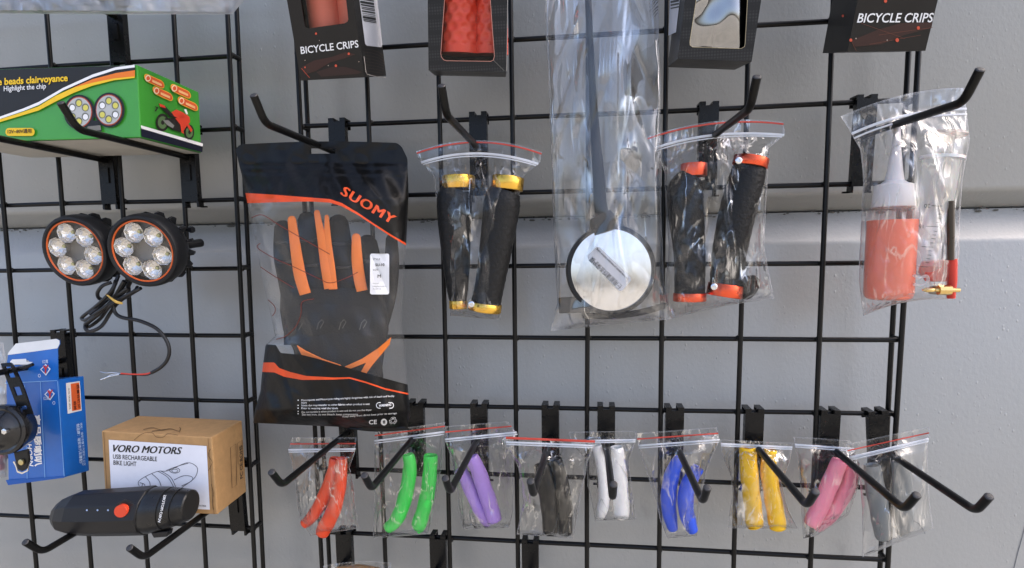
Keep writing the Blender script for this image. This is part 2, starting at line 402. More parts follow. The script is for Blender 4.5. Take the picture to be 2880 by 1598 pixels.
extrude_profile(up, -3.5, 4.0).build('upper_panel', WALL, wall, angle=70)
lo = [(W+0.09, z_dark), (W+0.0235, z_dark), (W+0.0205, z_dark-0.0006), (W+0.0060, z_out+0.0045), (W+0.0018, z_out+0.0008), (W, z_out-0.004), (W, 0.0), (W+0.09, 0.0)]
extrude_profile(lo, -3.5, 4.0).build('lower_panel', WALL, wall, angle=50)
# hairline scratch on the wall to the right of the grid
SCR = ink('scratch', '6C7074', 0.6)
line_px('scratch', [(2592, 1262), (2585, 1300), (2572, 1350), (2560, 1392), (2551, 1429), (2546, 1450)], 2.2, lambda u, v: at(u, v, -WD + 0.0004), SCR, wall)
line_px('scratch', [(2298, 1310), (2312, 1318), (2322, 1332), (2327, 1343)], 2.0, lambda u, v: at(u, v, -WD + 0.0004), SCR, wall)

# grime caught along the groove
dr = random.Random(8); dirt = MB()
for _ in range(420):
    x = dr.uniform(-.55, .95); z = z_dark + dr.gauss(-.0012, .0011); r_ = abs(dr.gauss(0, .00055)) + .00015; y = WD + .0205 - max(0, z_dark - z) * .72 - .0006; el_ = dr.uniform(1, 3.5)
    dirt.add([(x + math.cos(a) * r_ * el_, y, z + math.sin(a) * r_) for a in [k * math.pi / 3 for k in range(6)]], [tuple(range(6))])
do_ = dirt.build('dirt', ink('grime', '55544F', .9), wall, smooth=False); do_['kind'] = 'stuff'

# ------------------------------------------------------------------ wire grid panels
RB = 0.0025
rng_b = random.Random(12)
def bar_mesh(name, length, axis, r=RB, n=12):
    mb = MB(); e = Vector((length, 0, 0)) if axis == 'x' else Vector((0, 0, -length))
    if axis == 'y': e = Vector((0, length, 0))
    seg = 3 if axis == 'y' else 40
    ph = [rng_b.uniform(0, 6.3) for _ in range(4)]
    def dev(t): return 0.0 if axis == 'y' else .00035 * math.sin(t * 5 + ph[0]) + .00022 * math.sin(t * 13 + ph[1])
    sd = Vector((0, 0, 1)) if axis == 'x' else Vector((1, 0, 0))
    mb.tube([e * (k / seg) + sd * dev(k / seg) + Vector((0, .6, 0)) * dev(k / seg + .3) for k in range(seg + 1)], r, n)
    me = bpy.data.meshes.new(name); me.from_pydata([tuple(p) for p in mb.v], [], mb.f); me.update()
    me.polygons.foreach_set('use_smooth', [True] * len(me.polygons)); me.set_sharp_from_angle(angle=math.radians(40))
    me.materials.append(BLACK_WIRE); return me
def put(name, me, loc, parent, rot=(0, 0, 0)):
    o = bpy.data.objects.new(name, me); COL.objects.link(o); o.parent = parent
    o.location = Vector(loc) - (wloc(parent) if parent.type == 'EMPTY' else Vector()); o.rotation_euler = rot; return o
rng = random.Random(5)
ZR0, ZR1 = -2.2, 10.2
pr = thing('grid_panel', 'black wire grid panel on the right carrying the bagged grips and lever covers', 'grid panel', (3 * S, 0, ZTOP - 10 * S), 'wire grid panels on the wall')
vms = [bar_mesh('vertical_bar', (ZR1 - ZR0) * S, 'z') for _ in range(4)]; vm = vms[0]
hms = [bar_mesh('horizontal_bar', 8 * S, 'x') for _ in range(4)]; hm = hms[0]
tm = bar_mesh('spacer', 0.016, 'y', 0.0028)
for c in range(-1, 8):
    put('vertical_bar', vms[c % 4], (c * S, -0.0025, ZTOP - ZR0 * S), pr, (0, rng.uniform(-.001, .001), 0))
for c in (-1, 7):
    put('vertical_bar', vm, (c * S, 0.0150, ZTOP - ZR0 * S), pr)
for r in range(-2, 11):
    put('horizontal_bar', hms[r % 4], (-S, 0.0025, ZTOP - r * S), pr, (0, rng.uniform(-.0008, .0008), 0))
    for c in (-1, 7): put('spacer', tm, (c * S, -0.001, ZTOP - r * S), pr)
LOX, LOY = -0.443, 0.0018
pl_ = thing('grid_panel', 'black wire grid panel on the left carrying the boxes and lamps', 'grid panel', (LOX + S, 0, ZTOP - 10 * S), 'wire grid panels on the wall')
LE = (at(688 / VS, 946 / VS, 0.0).x - LOX) + 4 * S * 0.0145       # frame bar of the left panel
tilt = 0.0145
for X in [k * S for k in range(-2, 4)] + [LE]:
    put('vertical_bar', vm, (LOX + X - ZR0 * S * tilt, -0.0025 , ZTOP + LOY - ZR0 * S), pl_, (0, tilt, 0))
put('vertical_bar', vm, (LOX + LE - ZR0 * S * tilt, 0.0150, ZTOP + LOY - ZR0 * S), pl_, (0, tilt, 0))
hl = bar_mesh('horizontal_bar', LE + 2.2 * S, 'x')
for r in range(-2, 11):
    put('horizontal_bar', hl, (LOX - 2.2 * S - r * S * tilt, 0.0025, ZTOP + LOY - r * S), pl_, (0, 0.0025, 0))
    put('spacer', tm, (LOX + LE - r * S * tilt, -0.001, ZTOP + LOY - r * S), pl_)

# weld lumps where the wires cross
wm = MB(); wm.lathe((0, -.0022, 0), (0, 1, 0), [(0, .0006), (.0006, .0024), (.0022, .0033), (.0038, .0024), (.0044, .0006)], 8, cap=(True, True))
wme = bpy.data.meshes.new('weld'); wme.from_pydata([tuple(p) for p in wm.v], [], wm.f); wme.update(); wme.materials.append(BLACK_WIRE); wme.polygons.foreach_set('use_smooth', [True] * len(wme.polygons))
for r in range(-1, 10):
    for c in range(-1, 8): put('weld', wme, (c * S + rng.uniform(-.0012, .0012), 0, ZTOP - r * S + rng.uniform(-.0012, .0012)), pr, (0, rng.uniform(0, 3), 0))
    for X in [k * S for k in range(-1, 4)] + [LE]: put('weld', wme, (LOX + X - r * S * tilt + rng.uniform(-.0012, .0012), 0, ZTOP + LOY - r * S + rng.uniform(-.0012, .0012)), pl_, (0, rng.uniform(0, 3), 0))

# ------------------------------------------------------------------ display hooks
RH, HOOK_L, ROOT_Z = 0.0032, 0.149, -0.031
def hook_meshes():
    p = MB()
    hw = 0.0092
    # face plate with rounded notch at the top, folded over the bar with two lugs, two feet behind the lower bar
    p.box((0, -0.0078, -0.0385), (hw, 0.0008, 0.0405))
    p.box((-hw + 0.0006, -0.0042, -0.0385), (0.0006, 0.0032, 0.0395)); p.box((hw - 0.0006, -0.0042, -0.0385), (0.0006, 0.0032, 0.0395))
    lug = MB()
    for s in (-1, 1):
        x = s * (hw - 0.0030)
        lug.box((x, -0.0005, 0.0048), (0.0029, 0.0080, 0.0009))
        lug.box((x, 0.0068, 0.0006), (0.0029, 0.0009, 0.0049))
        lug.box((x, -0.0070, 0.0036), (0.0029, 0.0012, 0.0020))
    foot = MB()
    for s in (-1, 1):
        x = s * (hw - 0.0012)
        foot.box((x, -0.003, -0.0815), (0.0012, 0.0045, 0.0035)); foot.box((x + s * 0.002, 0.0005, -0.0842), (0.0034, 0.0012, 0.0009))
    tab = MB(); tab.box((0.0004, -0.0094, ROOT_Z - 0.0165), (0.0028, 0.0009, 0.0085))
    arm = MB()
    pts = [(0, -0.008, ROOT_Z), (0, -0.05, ROOT_Z + 0.0005)]
    e = Vector((0, -HOOK_L, ROOT_Z + 0.001)); dr = Vector((0, -0.62, 0.785))
    for k in range(7):
        t = k / 6; a = e + Vector((0, 0.008, 0)); b = e + dr * 0.008
        pts.append(tuple((1-t)**2 * a + 2*t*(1-t) * e + t*t * b))
    pts.append(tuple(e + dr * 0.0235))
    arm.tube(pts, RH, 14, cap=False)
    tip = MB(); end = e + dr * 0.0235
    tip.lathe(end, dr, [(0, RH), (0.0005, RH - 0.0003), (0.0008, RH - 0.0009), (0.0008, 0.0002)], 14, cap=(False, True))
    out = []
    for nm, mb, mt, bv in (('plate', p, BLACK_PLATE, 0), ('lug', lug, BLACK_PLATE, 0), ('foot', foot, BLACK_PLATE, 0), ('tab', tab, BLACK_PLATE, 0), ('arm', arm, BLACK_WIRE, 0), ('tip', tip, DARKSTEEL, 0)):
        me = bpy.data.meshes.new(nm); me.from_pydata([tuple(q) for q in mb.v], [], mb.f); me.update(); me.materials.append(mt)
        me.polygons.foreach_set('use_smooth', [True] * len(me.polygons)); me.set_sharp_from_angle(angle=math.radians(40))
        out.append((nm, me))
    return out
HM = hook_meshes()
def hook(u, v, row, label, left=False, roll=0.0, yaw=0.0, pitch=0.0):
    x = at(u, v, 0.003).x
    h = thing('display_hook', label, 'hook', (x, 0.0025, ZTOP - row * S + (LOY - 0.0 if left else 0)), 'black display hooks on the grids')
    h.rotation_euler = (pitch, roll, yaw)
    for nm, me in HM:
        o = bpy.data.objects.new(nm, me); COL.objects.link(o); o.parent = h
    return h
hook(849, 305, 1, 'black display hook pushed through the slot of the glove pouch', yaw=-.01)
hook(1203, 292, 1, 'black display hook carrying the bag of gold-ringed grips')
hook(1783, 268, 1, 'black display hook carrying the bag of orange-ringed grips', yaw=.01, pitch=.03)
hook(2178, 255, 1, 'black display hook carrying the bag with the orange bottle', yaw=.025, pitch=.045)
for u, lab, rl, yw in ((872, 'red', 0, -.01), (1046, 'green', .01, .01), (1205, 'purple', 0, 0), (1385, 'black', 0, -.045), (1525, 'white', 0, 0), (1697, 'blue', 0, .01), (1897, 'yellow', 0, .012), (2088, 'pink', 0, .0)):
    hook(u, 1035, 5, 'black display hook carrying the bag of %s lever covers' % lab, roll=rl, yaw=yw, pitch=.035)
hook(2207, 1038, 5, 'tilted black display hook carrying the bag of grey lever covers', roll=-.10, yaw=.018, pitch=.03)
hook(866, 1350, 7, 'black display hook holding the small bag at the bottom edge')
hook(1102, 1358, 7, 'empty black display hook below the green lever covers')
hook(1334, 1368, 7, 'empty black display hook below the black lever covers')
hook(264, 325, 1, 'black display hook under the middle of the green lamp box', left=True)
hook(470, 320, 1, 'black display hook under the right end of the green lamp box', left=True)
hook(288, -30, -1, 'black display hook above the green lamp box', left=True)
hook(150, 845, 4, 'black display hook holding the blue horn box', left=True)
hook(376, 1170, 6, 'black display hook under the left end of the bike light', left=True, pitch=.04)
hook(588, 1175, 6, 'black display hook under the right side of the brown box', left=True, pitch=.04, yaw=-.01)
# ------------------------------------------------------------------ cardboard boxes and lamps on the left grid
from mathutils.geometry import tessellate_polygon
def plate_with_hole(outer, inner, mapf, thick, nrm):
    """flat panel outline with one hole, both in view pixels"""
    o3 = [Vector((p[0], p[1], 0)) for p in outer]; i3 = [Vector((p[0], p[1], 0)) for p in inner]
    tri = tessellate_polygon([o3, i3]); P = [mapf(p[0], p[1]) for p in list(outer) + list(inner)]
    k = len(P); Q = [p - nrm * thick for p in P]
    fs = [tuple(t) for t in tri] + [tuple(i + k for i in t[::-1]) for t in tri]
    a, b = len(outer), len(inner)
    fs += [(i, (i+1) % a, (i+1) % a + k, i + k) for i in range(a)] + [(a+i, a+(i+1) % b, a+(i+1) % b + k, a+i+k) for i in range(b)]
    return MB().add(P + Q, fs)

GREEN = pbr('green printed card', '3F9A33', 0.34, coat=0.35, var=0.05, bump=0.03, bscale=120)
CARDW = pbr('white card underside', 'C9C6BE', 0.7)
c1 = lambda x, y: (x * .3381, y * .3381)
C1 = lambda L: [c1(*p) for p in L]
DF, DB = 0.095, 0.010
FRT, FRB, BRT, BRB = at(345, 163, DF), at(354, 346, DF), at(500, 232, DB), at(507, 385, DB)
FLT, FLB = at(-130, 178, DF), at(-130, 360, DF)
BLT, BLB = BRT + (FLT - FRT), BRB + (FLB - FRB)
gb = thing('lamp_box', 'green and black printed cardboard lamp box lying on two hooks', 'box', (FRB + BLB) / 2)
body = MB().hexa([FLB, FRB, BRB, BLB, FLT, FRT, BRT, BLT]).build('carton', GREEN, gb, smooth=False, bevel=0.0008)
_n = Vector((0, 0, -1)); e = Vector((0, 0, -0.0006)); ins = 0.0015
MB().add([FLB + e, FRB + e + Vector((-ins, 0, 0)), BRB + e + Vector((-ins, 0, 0)), BLB + e], [(0, 1, 2, 3)]).build('bottom_panel', CARDW, gb, smooth=False)
pf = plane(FLT, FRT, FRB); psd = plane(FRT, FRB, BRB)
F = lambda k: (lambda u, v: on(u, v, pf, 0.0010 + 0.0002 * k))
SD = lambda k: (lambda u, v: on(u, v, psd, 0.0010 + 0.0002 * k))
YEL, ORG, BLK = ink('yellow', 'F4C81E'), ink('orange', 'EE7D1E'), ink('box black', '1D1A16')
wl_t = C1([(-380, 925), (-150, 915), (0, 875), (180, 812), (300, 762), (480, 658), (700, 558), (870, 505), (1012, 486)])
wl_b = C1([(-380, 945), (-150, 935), (0, 893), (180, 832), (300, 785), (480, 678), (700, 580), (870, 525), (1012, 506)])
decal('printed_panel', [(-129, 180), (343, 165)] + wl_t[::-1], F(0), BLK, gb)
band('printed_stripe', C1([(480, 670), (700, 575), (870, 520), (1012, 500)]), C1([(480, 682), (700, 600), (870, 552), (1012, 532)]), F(1), BLK, gb)
band('printed_stripe', C1([(560, 652), (700, 592), (870, 548), (1012, 526)]), C1([(560, 662), (700, 634), (870, 592), (1012, 574)]), F(2), ORG, gb)
band('printed_stripe', wl_t, wl_b, F(3), WHITE_INK, gb)
band('printed_stripe', C1([(-380, 948), (-150, 938), (0, 896), (180, 838), (300, 795), (430, 715), (560, 656), (700, 620), (860, 588), (1012, 574)]),
     C1([(-380, 966), (-150, 956), (0, 916), (180, 862), (300, 826), (430, 758), (560, 695), (700, 642), (860, 602), (1012, 584)]), F(4), YEL, gb)
lettering('Five beads clairvoyance', (-24, 223), (198, -12), (0, -23), F(3), YEL, gb, bold=0.028)
lettering('Highlight the chip', (13.5, 235), (106, -7), (0, -17), F(3), WHITE_INK, gb, bold=0.008)
decal('printed_pill', rrect(18, 323, 91, 343, 9), F(3), YEL, gb)
lettering('12V~80V通用', (24, 338), (60, -2), (0, -11), F(5), ink('brown', '4A3208'), gb, bold=0.02)
GREYINK, RINGINK = ink('lamp grey', 'B9BBB8'), ink('ring', 'B5482A')
for (x, y) in ((600, 838), (822, 822)):
    decal('printed_lamp', ell(*c1(x, y), 39, 44), F(3), BLACK_INK, gb)
    decal('printed_lamp', ell(*c1(x, y), 33, 39), F(4), RINGINK, gb)
    decal('printed_lamp', ell(*c1(x, y), 31, 36.5), F(5), GREYINK, gb)
    for k in range(6):
        a = math.radians(60 * k + 30); cx, cy = c1(x, y); cx += 19 * math.cos(a); cy += 23 * math.sin(a)
        decal('printed_bead', ell(cx, cy, 9, 10, 14), F(6), ink('bead rim', '6D6F66'), gb)
        decal('printed_bead', ell(cx + 1, cy + 1, 6.6, 7.4, 14), F(7), ink('bead', 'D8CF62') if k % 3 else WHITE_INK, gb)
decal('printed_bracket', C1([(690, 900), (740, 900), (770, 980), (655, 985)]), F(4), BLACK_INK, gb)
decal('printed_bracket', C1([(665, 945), (760, 935), (765, 972), (660, 980)]), F(5), ink('mid grey', '77756E'), gb)
# right end of the box
decal('printed_stripe', C1([(1040, 933), (1502, 1068), (1502, 1092), (1042, 956)]), SD(1), WHITE_INK, gb)
decal('printed_stripe', C1([(1042, 955), (1502, 1090), (1500, 1134), (1047, 1018)]), SD(0), ink('navy', '15182A'), gb)
for (x, y) in ((1140, 605), (1203, 698), (1337, 680), (1390, 773)):
    def pill(w, h): return C1([(x + dx, y + dy + dx * 0.46) for dx, dy in rrect(-w, -h, w, h, h * .95, 4)])
    decal('printed_badge', pill(76, 30), SD(1), ink('badge edge', 'F0B63A'), gb)
    decal('printed_badge', pill(70, 24), SD(2), ink('badge', 'DD5A2E'), gb)
    decal('printed_badge', ell(*c1(x - 50, y - 22), 7, 8.5, 14), SD(3), ink('cream', 'F3E6C4'), gb)
    decal('printed_badge', ell(*c1(x - 50, y - 22), 4.6, 5.6, 14), SD(4), ink('badge', 'DD5A2E'), gb)
    band('printed_badge', C1([(x - 18, y - 12), (x + 52, y + 20)]), C1([(x - 18, y + 6), (x + 52, y + 38)]), SD(3), ink('badge text', 'EFC08A'), gb)
def moto(L, col, k): decal('printed_motorcycle', C1(L), SD(k), col, gb)
MRED, MDK, MGR = ink('moto red', 'D8452E'), ink('moto dark', '26221F'), ink('moto grey', '8B8C88')
for (x, y, rx, ry) in ((1200, 912, 49, 66), (1400, 985, 38, 58)):
    decal('printed_motorcycle', ell(*c1(x, y), rx * .338, ry * .338, 22), SD(1), MDK, gb)
    decal('printed_motorcycle', ell(*c1(x, y), rx * .24, ry * .24, 22), SD(2), ink('moto rim', '5C7A4E'), gb)
    decal('printed_motorcycle', ell(*c1(x, y), rx * .09, ry * .09, 12), SD(3), MDK, gb)
moto([(1215, 880), (1300, 880), (1350, 960), (1330, 985), (1270, 965), (1220, 925)], MDK, 3)
moto([(1200, 895), (1240, 895), (1285, 935), (1275, 955), (1230, 930)], MGR, 4)
moto([(1140, 790), (1168, 800), (1150, 832), (1140, 826), (1152, 806)], MDK, 3)
moto([(1165, 772), (1215, 788), (1275, 850), (1330, 870), (1320, 890), (1250, 868), (1205, 822)], MDK, 4)
moto([(1168, 770), (1212, 786), (1222, 806), (1180, 795)], MRED, 5)
moto([(1262, 835), (1300, 816), (1350, 838), (1372, 856), (1330, 880), (1285, 868)], MRED, 5)
moto([(1290, 880), (1372, 850), (1398, 872), (1402, 910), (1378, 935), (1352, 975), (1358, 1000), (1338, 985), (1330, 930)], MRED, 5)
moto([(1355, 815), (1372, 812), (1385, 850), (1372, 852)], WHITE_INK, 6)
moto([(1375, 930), (1392, 925), (1420, 965), (1408, 985)], MRED, 5)

# ---- twin spot lamp
c2 = lambda x, y: (x * .3506, 465.1 + .3506 * y)
CHROME = pbr('reflector chrome', (0.72, 0.70, 0.67), 0.06, metal=1.0, bump=1.0, bscale=330)
LENSBASE = pbr('silver diffuser', (0.42, 0.41, 0.39), 0.3, metal=0.75, bump=0.9, bscale=1500)
ORING = pbr('orange ring', 'D0602A', 0.35)
LENS = film('lamp lens', crease=0, haze=0.0, gain=0.9, base=0.0, bump=0.02, rough=0.02)
HOUSING = pbr('lamp housing', (0.010, 0.0105, 0.012), 0.45, spec=.35, bump=0.05)
def lamp(label, u, v, d, nrm, K=1.14, KZ=.86):
    class MBs(MB):      # lamp sections are drawn for a 65 mm lamp and scaled
        def lathe(s, o, ax, prof, n=24, **kw): return MB.lathe(s, o, ax, [(t_ * KZ, r_ * K) for t_, r_ in prof], n, **kw)
    c = at(u, v, d); n = Vector(nrm).normalized(); R = 0.0325
    t = thing('spot_lamp', label, 'spot lamp', c - n * 0.02, 'twin spot lamps')
    b = MBs()
    b.lathe(c, -n, [(0.0025, 0.0268), (0.001, 0.0275), (-0.0005, 0.0290), (0.0, 0.0308), (0.002, 0.0319), (0.007, R), (0.014, R), (0.022, 0.0318), (0.026, 0.030), (0.034, 0.027), (0.044, 0.023), (0.046, 0.014)], 44, cap=(False, True))
    b.lathe(c, -n, [(0.0025, 0.0268), (0.014, 0.0262), (0.014, 0.001)], 44)
    hs = b.build('housing', HOUSING, t)
    e1 = (Vector((0, 0, 1)) - n * n.z).normalized(); e2 = n.cross(e1)
    for k in range(16):
        a = 2 * math.pi * (k + .5) / 16; ra = e1 * math.cos(a) + e2 * math.sin(a); ta = n.cross(ra)
        f = MB(); pts = [c - n * z * KZ + ra * r * K for z, r in ((0.024, 0.028), (0.0245, 0.0320), (0.031, 0.0330), (0.039, 0.0312), (0.043, 0.025), (0.044, 0.017))]
        f.prism([p - ta * 0.0014 for p in pts], ta * 0.0028); f.build('fin', HOUSING, t, smooth=False, bevel=0.0005)
    rg = MB(); rg.tube([c - n * 0.0012 + (e1 * math.cos(a) + e2 * math.sin(a)) * 0.0268 * K for a in [2*math.pi*k/44 for k in range(44)]], 0.0009, 8, closed=True); rg.build('ring', ORING, t)
    MBs().lathe(c, -n, [(0.0125, 0.0262), (0.0125, 0.0002)], 40).build('diffuser', LENSBASE, t, smooth=False)
    for k in range(6):
        a = 2 * math.pi * k / 6 + 0.3; q = c + (e1 * math.cos(a) + e2 * math.sin(a)) * 0.0172 * K
        rf = MBs(); rf.lathe(q, -n, [(0.0020, 0.0091), (0.0023, 0.0088), (0.0060, 0.0080), (0.0088, 0.0062), (0.0108, 0.0036), (0.0116, 0.0016)], 9, cap=(False, True))
        rf.lathe(q, -n, [(0.0020, 0.0091), (0.0125, 0.0066)], 20); ro = rf.build('reflector', CHROME, t, smooth=False)
        MBs().lathe(q, -n, [(0.0104, 0.0012), (0.0108, 0.0016), (0.0116, 0.0016)], 10, cap=(True, False)).build('bulb', pbr('led dome', 'E6DFA0', 0.15), ro)
    cv = MBs(); cv.lathe(c, -n, [(0.0016, 0.0264), (0.0010, 0.020), (0.0006, 0.010), (0.0005, 0.0005)], 40, cap=(False, True)); cv.build('lens', LENS, t)
    # foot bracket reaching back to the grid wire
    br = MB(); back = c - n * 0.036
    br.tube([back, back + (Vector((back.x + .01, 0.0, back.z)) - back) * .5, Vector((back.x + .012, 0.004, back.z + .004))], 0.0045, 10); br.build('bracket', HOUSING, t)
    return t
right_lamp = lamp('right round black spot lamp with orange ring and six reflectors, fins showing', 357, 633, 0.076, (.08, -.98, -.17))
lamp('left round black spot lamp with orange ring, half tucked behind its twin', 186, 633, 0.070, (.02, -.98, -.15))
hb = MB(); p0 = at(478, 578, 0.040); hb.lathe(p0, (1, -.2, 0), [(-0.01, 0.0022), (0.0, 0.0022), (0.0, 0.0034), (0.004, 0.0034)], 6, cap=(True, True)); hb.build('bolt', HOUSING, right_lamp, smooth=False)
CABLE = pbr('black cable', (0.012, 0.012, 0.013), 0.38)
cab = thing('lamp_cable', 'black lamp cable tied in a bundle, its bare wire ends hanging loose', 'cable', at(250, 800, .06))
loops = [[(850, 650), (800, 760), (700, 862), (600, 940), (588, 962), (620, 968), (700, 915), (810, 835), (900, 760), (940, 690)],
         [(890, 690), (820, 805), (720, 920), (622, 1000), (615, 1035), (650, 1052), (730, 1012), (800, 905), (860, 835), (1010, 742)],
         [(905, 690), (840, 800), (740, 900), (650, 970), (612, 1000), (640, 1018), (720, 960), (800, 860), (960, 765), (985, 735)],
         [(800, 700), (735, 725), (700, 775), (712, 815), (760, 822), (830, 800), (920, 740)],
         [(830, 690), (815, 740), (790, 800), (730, 860), (640, 930)]]
for i, L in enumerate(loops):
    P = smooth_pts([(*c2(x, y), 0.060 + 0.006 * math.sin(j * 1.3 + i * 2.1)) for j, (x, y) in enumerate(L)], 5)
    MB().tube([at(*p) for p in P], 0.00185, 8).build('cable_loop', CABLE, cab)
tail = smooth_pts([(*c2(x, y), .058) for x, y in [(810, 820), (820, 905), (870, 950), (1000, 976), (1120, 1030), (1190, 1110), (1215, 1190), (1197, 1260), (1150, 1312), (1088, 1348)]], 6)
MB().tube([at(*p) for p in tail], 0.0019, 10).build('cable_tail', CABLE, cab)
for L, m, r, nm in (([(1090, 1344), (1050, 1357), (980, 1361), (925, 1359), (868, 1354)], pbr('red wire', 'D3402C', .35), .0009, 'wire'),
                    ([(1092, 1352), (1040, 1368), (950, 1362), (858, 1360)], CABLE, .0008, 'wire'),
                    ([(868, 1354), (810, 1347), (760, 1350), (720, 1341)], STEEL, .0005, 'bare_strand'), ([(860, 1360), (800, 1372), (760, 1384), (722, 1398)], STEEL, .0006, 'bare_strand'),
                    ([(862, 1357), (800, 1362), (750, 1392)], STEEL, .0004, 'bare_strand')):
    MB().tube([at(*p) for p in smooth_pts([(*c2(x, y), .058) for x, y in L], 4)], r, 7).build(nm, m, cab)
tie = MB()
for k in range(3):
    L = [(762 + k * 6, 786 + k * 4), (800 + k * 2, 815 + k * 4), (840, 838 + k * 4), (878, 848 + k * 3)]
    tie.tube([at(*p) for p in smooth_pts([(*c2(x, y), .072 - .004 * abs(j - 1.5)) for j, (x, y) in enumerate(L)], 4)], .0008, 6)
tie.build('rubber_band', pbr('rubber band', 'C9A552', .55), cab)

# ---- brown bike-light box
c3 = lambda x, y: (x * .4243, 822.9 + .4243 * y)
C3 = lambda L: [c3(*p) for p in L]
KRAFT = pbr('kraft card', 'B08A5C', 0.75, var=0.1, nscale=140, bump=0.12, bscale=260)
KLINE = ink('kraft print', '5B452A', .7)
KD, KB = .074, .018
bFLT, bFRT, bFRB, bFLB = at(*c3(600, 615), KD), at(*c3(1255, 655), KD), at(*c3(1290, 1112), KD), at(*c3(628, 1085), KD)
bBRT, bBLT, bBRB = at(*c3(1435, 552), KB), at(*c3(820, 525), KB), at(*c3(1462, 975), KB)
bBLB = bBRB + (bFLB - bFRB)
bb = thing('bike_light_box', 'brown cardboard box with white printed front label behind the bike light', 'box', (bFLB + bBRB) / 2)
MB().hexa([bFLB, bFRB, bBRB, bBLB, bFLT, bFRT, bBRT, bBLT]).build('carton', KRAFT, bb, smooth=False, bevel=0.0012)
bp_ = plane(bFLT, bFRT, bFRB); bs_ = plane(bFRT, bFRB, bBRB); bt_ = plane(bFLT, bFRT, bBRT)
KF = lambda k: (lambda u, v: on(u, v, bp_, 0.0008 + 0.0002 * k))
KS = lambda k: (lambda u, v: on(u, v, bs_, 0.0008 + 0.0002 * k))
KT = lambda k: (lambda u, v: on(u, v, bt_, 0.0008 + 0.0002 * k))
decal('label_sheet', C3([(648, 667), (1228, 704), (1247, 1081), (666, 1052)]), KF(0), ink('paper', 'E4E6EE'), bb)
lettering('VORO MOTORS', c3(676, 738), ((1082 - 676) * .4243, 6.5), (0, -18), KF(1), BLACK_INK, bb, bold=0.035, shear=.35)
lettering('USB RECHARGEABLE', c3(674, 779), (261 * .4243, 6.5), (0, -11.5), KF(1), BLACK_INK, bb, bold=0.012)
lettering('BIKE LIGHT', c3(677, 815), (136 * .4243, 3.6), (0, -11.5), KF(1), BLACK_INK, bb, bold=0.012)
lettering('MADE IN CHINA', c3(1158, 1060), (68 * .4243, 1.5), (0, -4), KF(1), BLACK_INK, bb, bold=.02)
GL = ink('line art', '55565C')
for L in ([(830, 940), (825, 915), (865, 885), (940, 853), (1000, 850), (1110, 803), (1165, 822), (1174, 855), (1150, 900), (1080, 950)], [(940, 853), (1000, 890), (1035, 950)], [(955, 850), (1015, 888), (1048, 950)],
          [(990, 848), (1060, 822), (1120, 806)], [(1035, 905), (1090, 880), (1140, 885), (1140, 910), (1080, 940)], [(865, 885), (890, 915), (895, 945)], [(905, 868), (945, 905), (960, 945)], [(832, 920), (860, 930), (862, 945)], [(845, 945), (850, 925)]):
    line_px('line_drawing', smooth_pts(C3(L), 4), 1.5, KF(1), GL, bb)
line_px('line_drawing', C3(ell(1040, 848, 30, 16)), 1.4, KF(1), GL, bb, closed=True)
line_px('line_drawing', C3(ell(1040, 850, 18, 9)), 1.2, KF(1), GL, bb, closed=True)
line_px('crease', C3([(618, 622), (645, 1085)]), 1.6, KF(0), ink('crease', '7A5C38', .8), bb)
line_px('crease', C3([(1236, 658), (1272, 1108)]), 1.3, KF(0), ink('crease', '7A5C38', .8), bb)
for L in ([(800, 668), (850, 630), (905, 625), (930, 650), (970, 652), (1000, 630), (1060, 640)], [(1252, 720), (1238, 760), (1262, 800), (1238, 850)], [(1255, 930), (1268, 980), (1262, 1040), (1268, 1080)]):
    line_px('printed_drawing', smooth_pts(C3(L), 4), 1.2, KF(1), KLINE, bb)
for L in ([(850, 612), (905, 600), (960, 615), (1010, 606), (1062, 622), (1068, 600)], [(900, 622), (1000, 608)], [(1062, 598), (1072, 606), (1064, 630)]):
    line_px('printed_drawing', smooth_pts(C3(L), 4), 1.2, KT(0), KLINE, bb)
line_px('printed_frame', C3([(1362, 715), (1395, 692), (1400, 935), (1372, 955)]), 1.0, KS(0), KLINE, bb, closed=True)
line_px('printed_frame', C3([(1405, 690), (1432, 668), (1436, 800), (1408, 815)]), 1.0, KS(0), KLINE, bb, closed=True)
lettering('FC CE ROHS', c3(1438, 893), (-2.5, -82), (-7.5, 4), KS(0), ink('stamp', '3B2C1A'), bb, bold=.02)

# ---- black bike light lying on two hooks
LBODY = pbr('light body plastic', (0.014, 0.014, 0.015), 0.40, spec=.35, bump=0.04)
LHEAD = pbr('light head metal', (0.012, 0.012, 0.012), 0.28)
bl = thing('bike_light', 'black bike light with orange button lying on two hooks', 'bike light', at(*c3(700, 1200), .095))
LD = 0.100
def facet(profile, n=10, ph=0.5):
    """loft of an n-sided section; profile: (crop x, crop y top, crop y bottom)"""
    vs = []; fs = []
    m = len(profile)
    for (x, yt, yb) in profile:
        t_, b_ = at(*c3(x, yt), LD), at(*c3(x, yb), LD); c = (t_ + b_) / 2; r = (t_ - b_).length / 2; up_ = (t_ - b_).normalized()
        for k in range(n):
            a = 2 * math.pi * (k + ph) / n; vs.append(c + up_ * math.cos(a) * r + Vector((0, -1, 0)) * math.sin(a) * r * .92)
    for i in range(m - 1):
        for k in range(n): fs.append((i*n+k, i*n+(k+1) % n, (i+1)*n+(k+1) % n, (i+1)*n+k))
    fs += [tuple(range(n))[::-1], tuple((m-1)*n+k for k in range(n))]
    return MB().add(vs, fs)
facet([(338, 1065, 1150), (350, 1040, 1175), (395, 1005, 1208), (470, 975, 1226), (600, 966, 1230), (760, 956, 1228), (890, 946, 1224), (898, 947, 1222)]).build('body', LBODY, bl, angle=12, bevel=.0012)
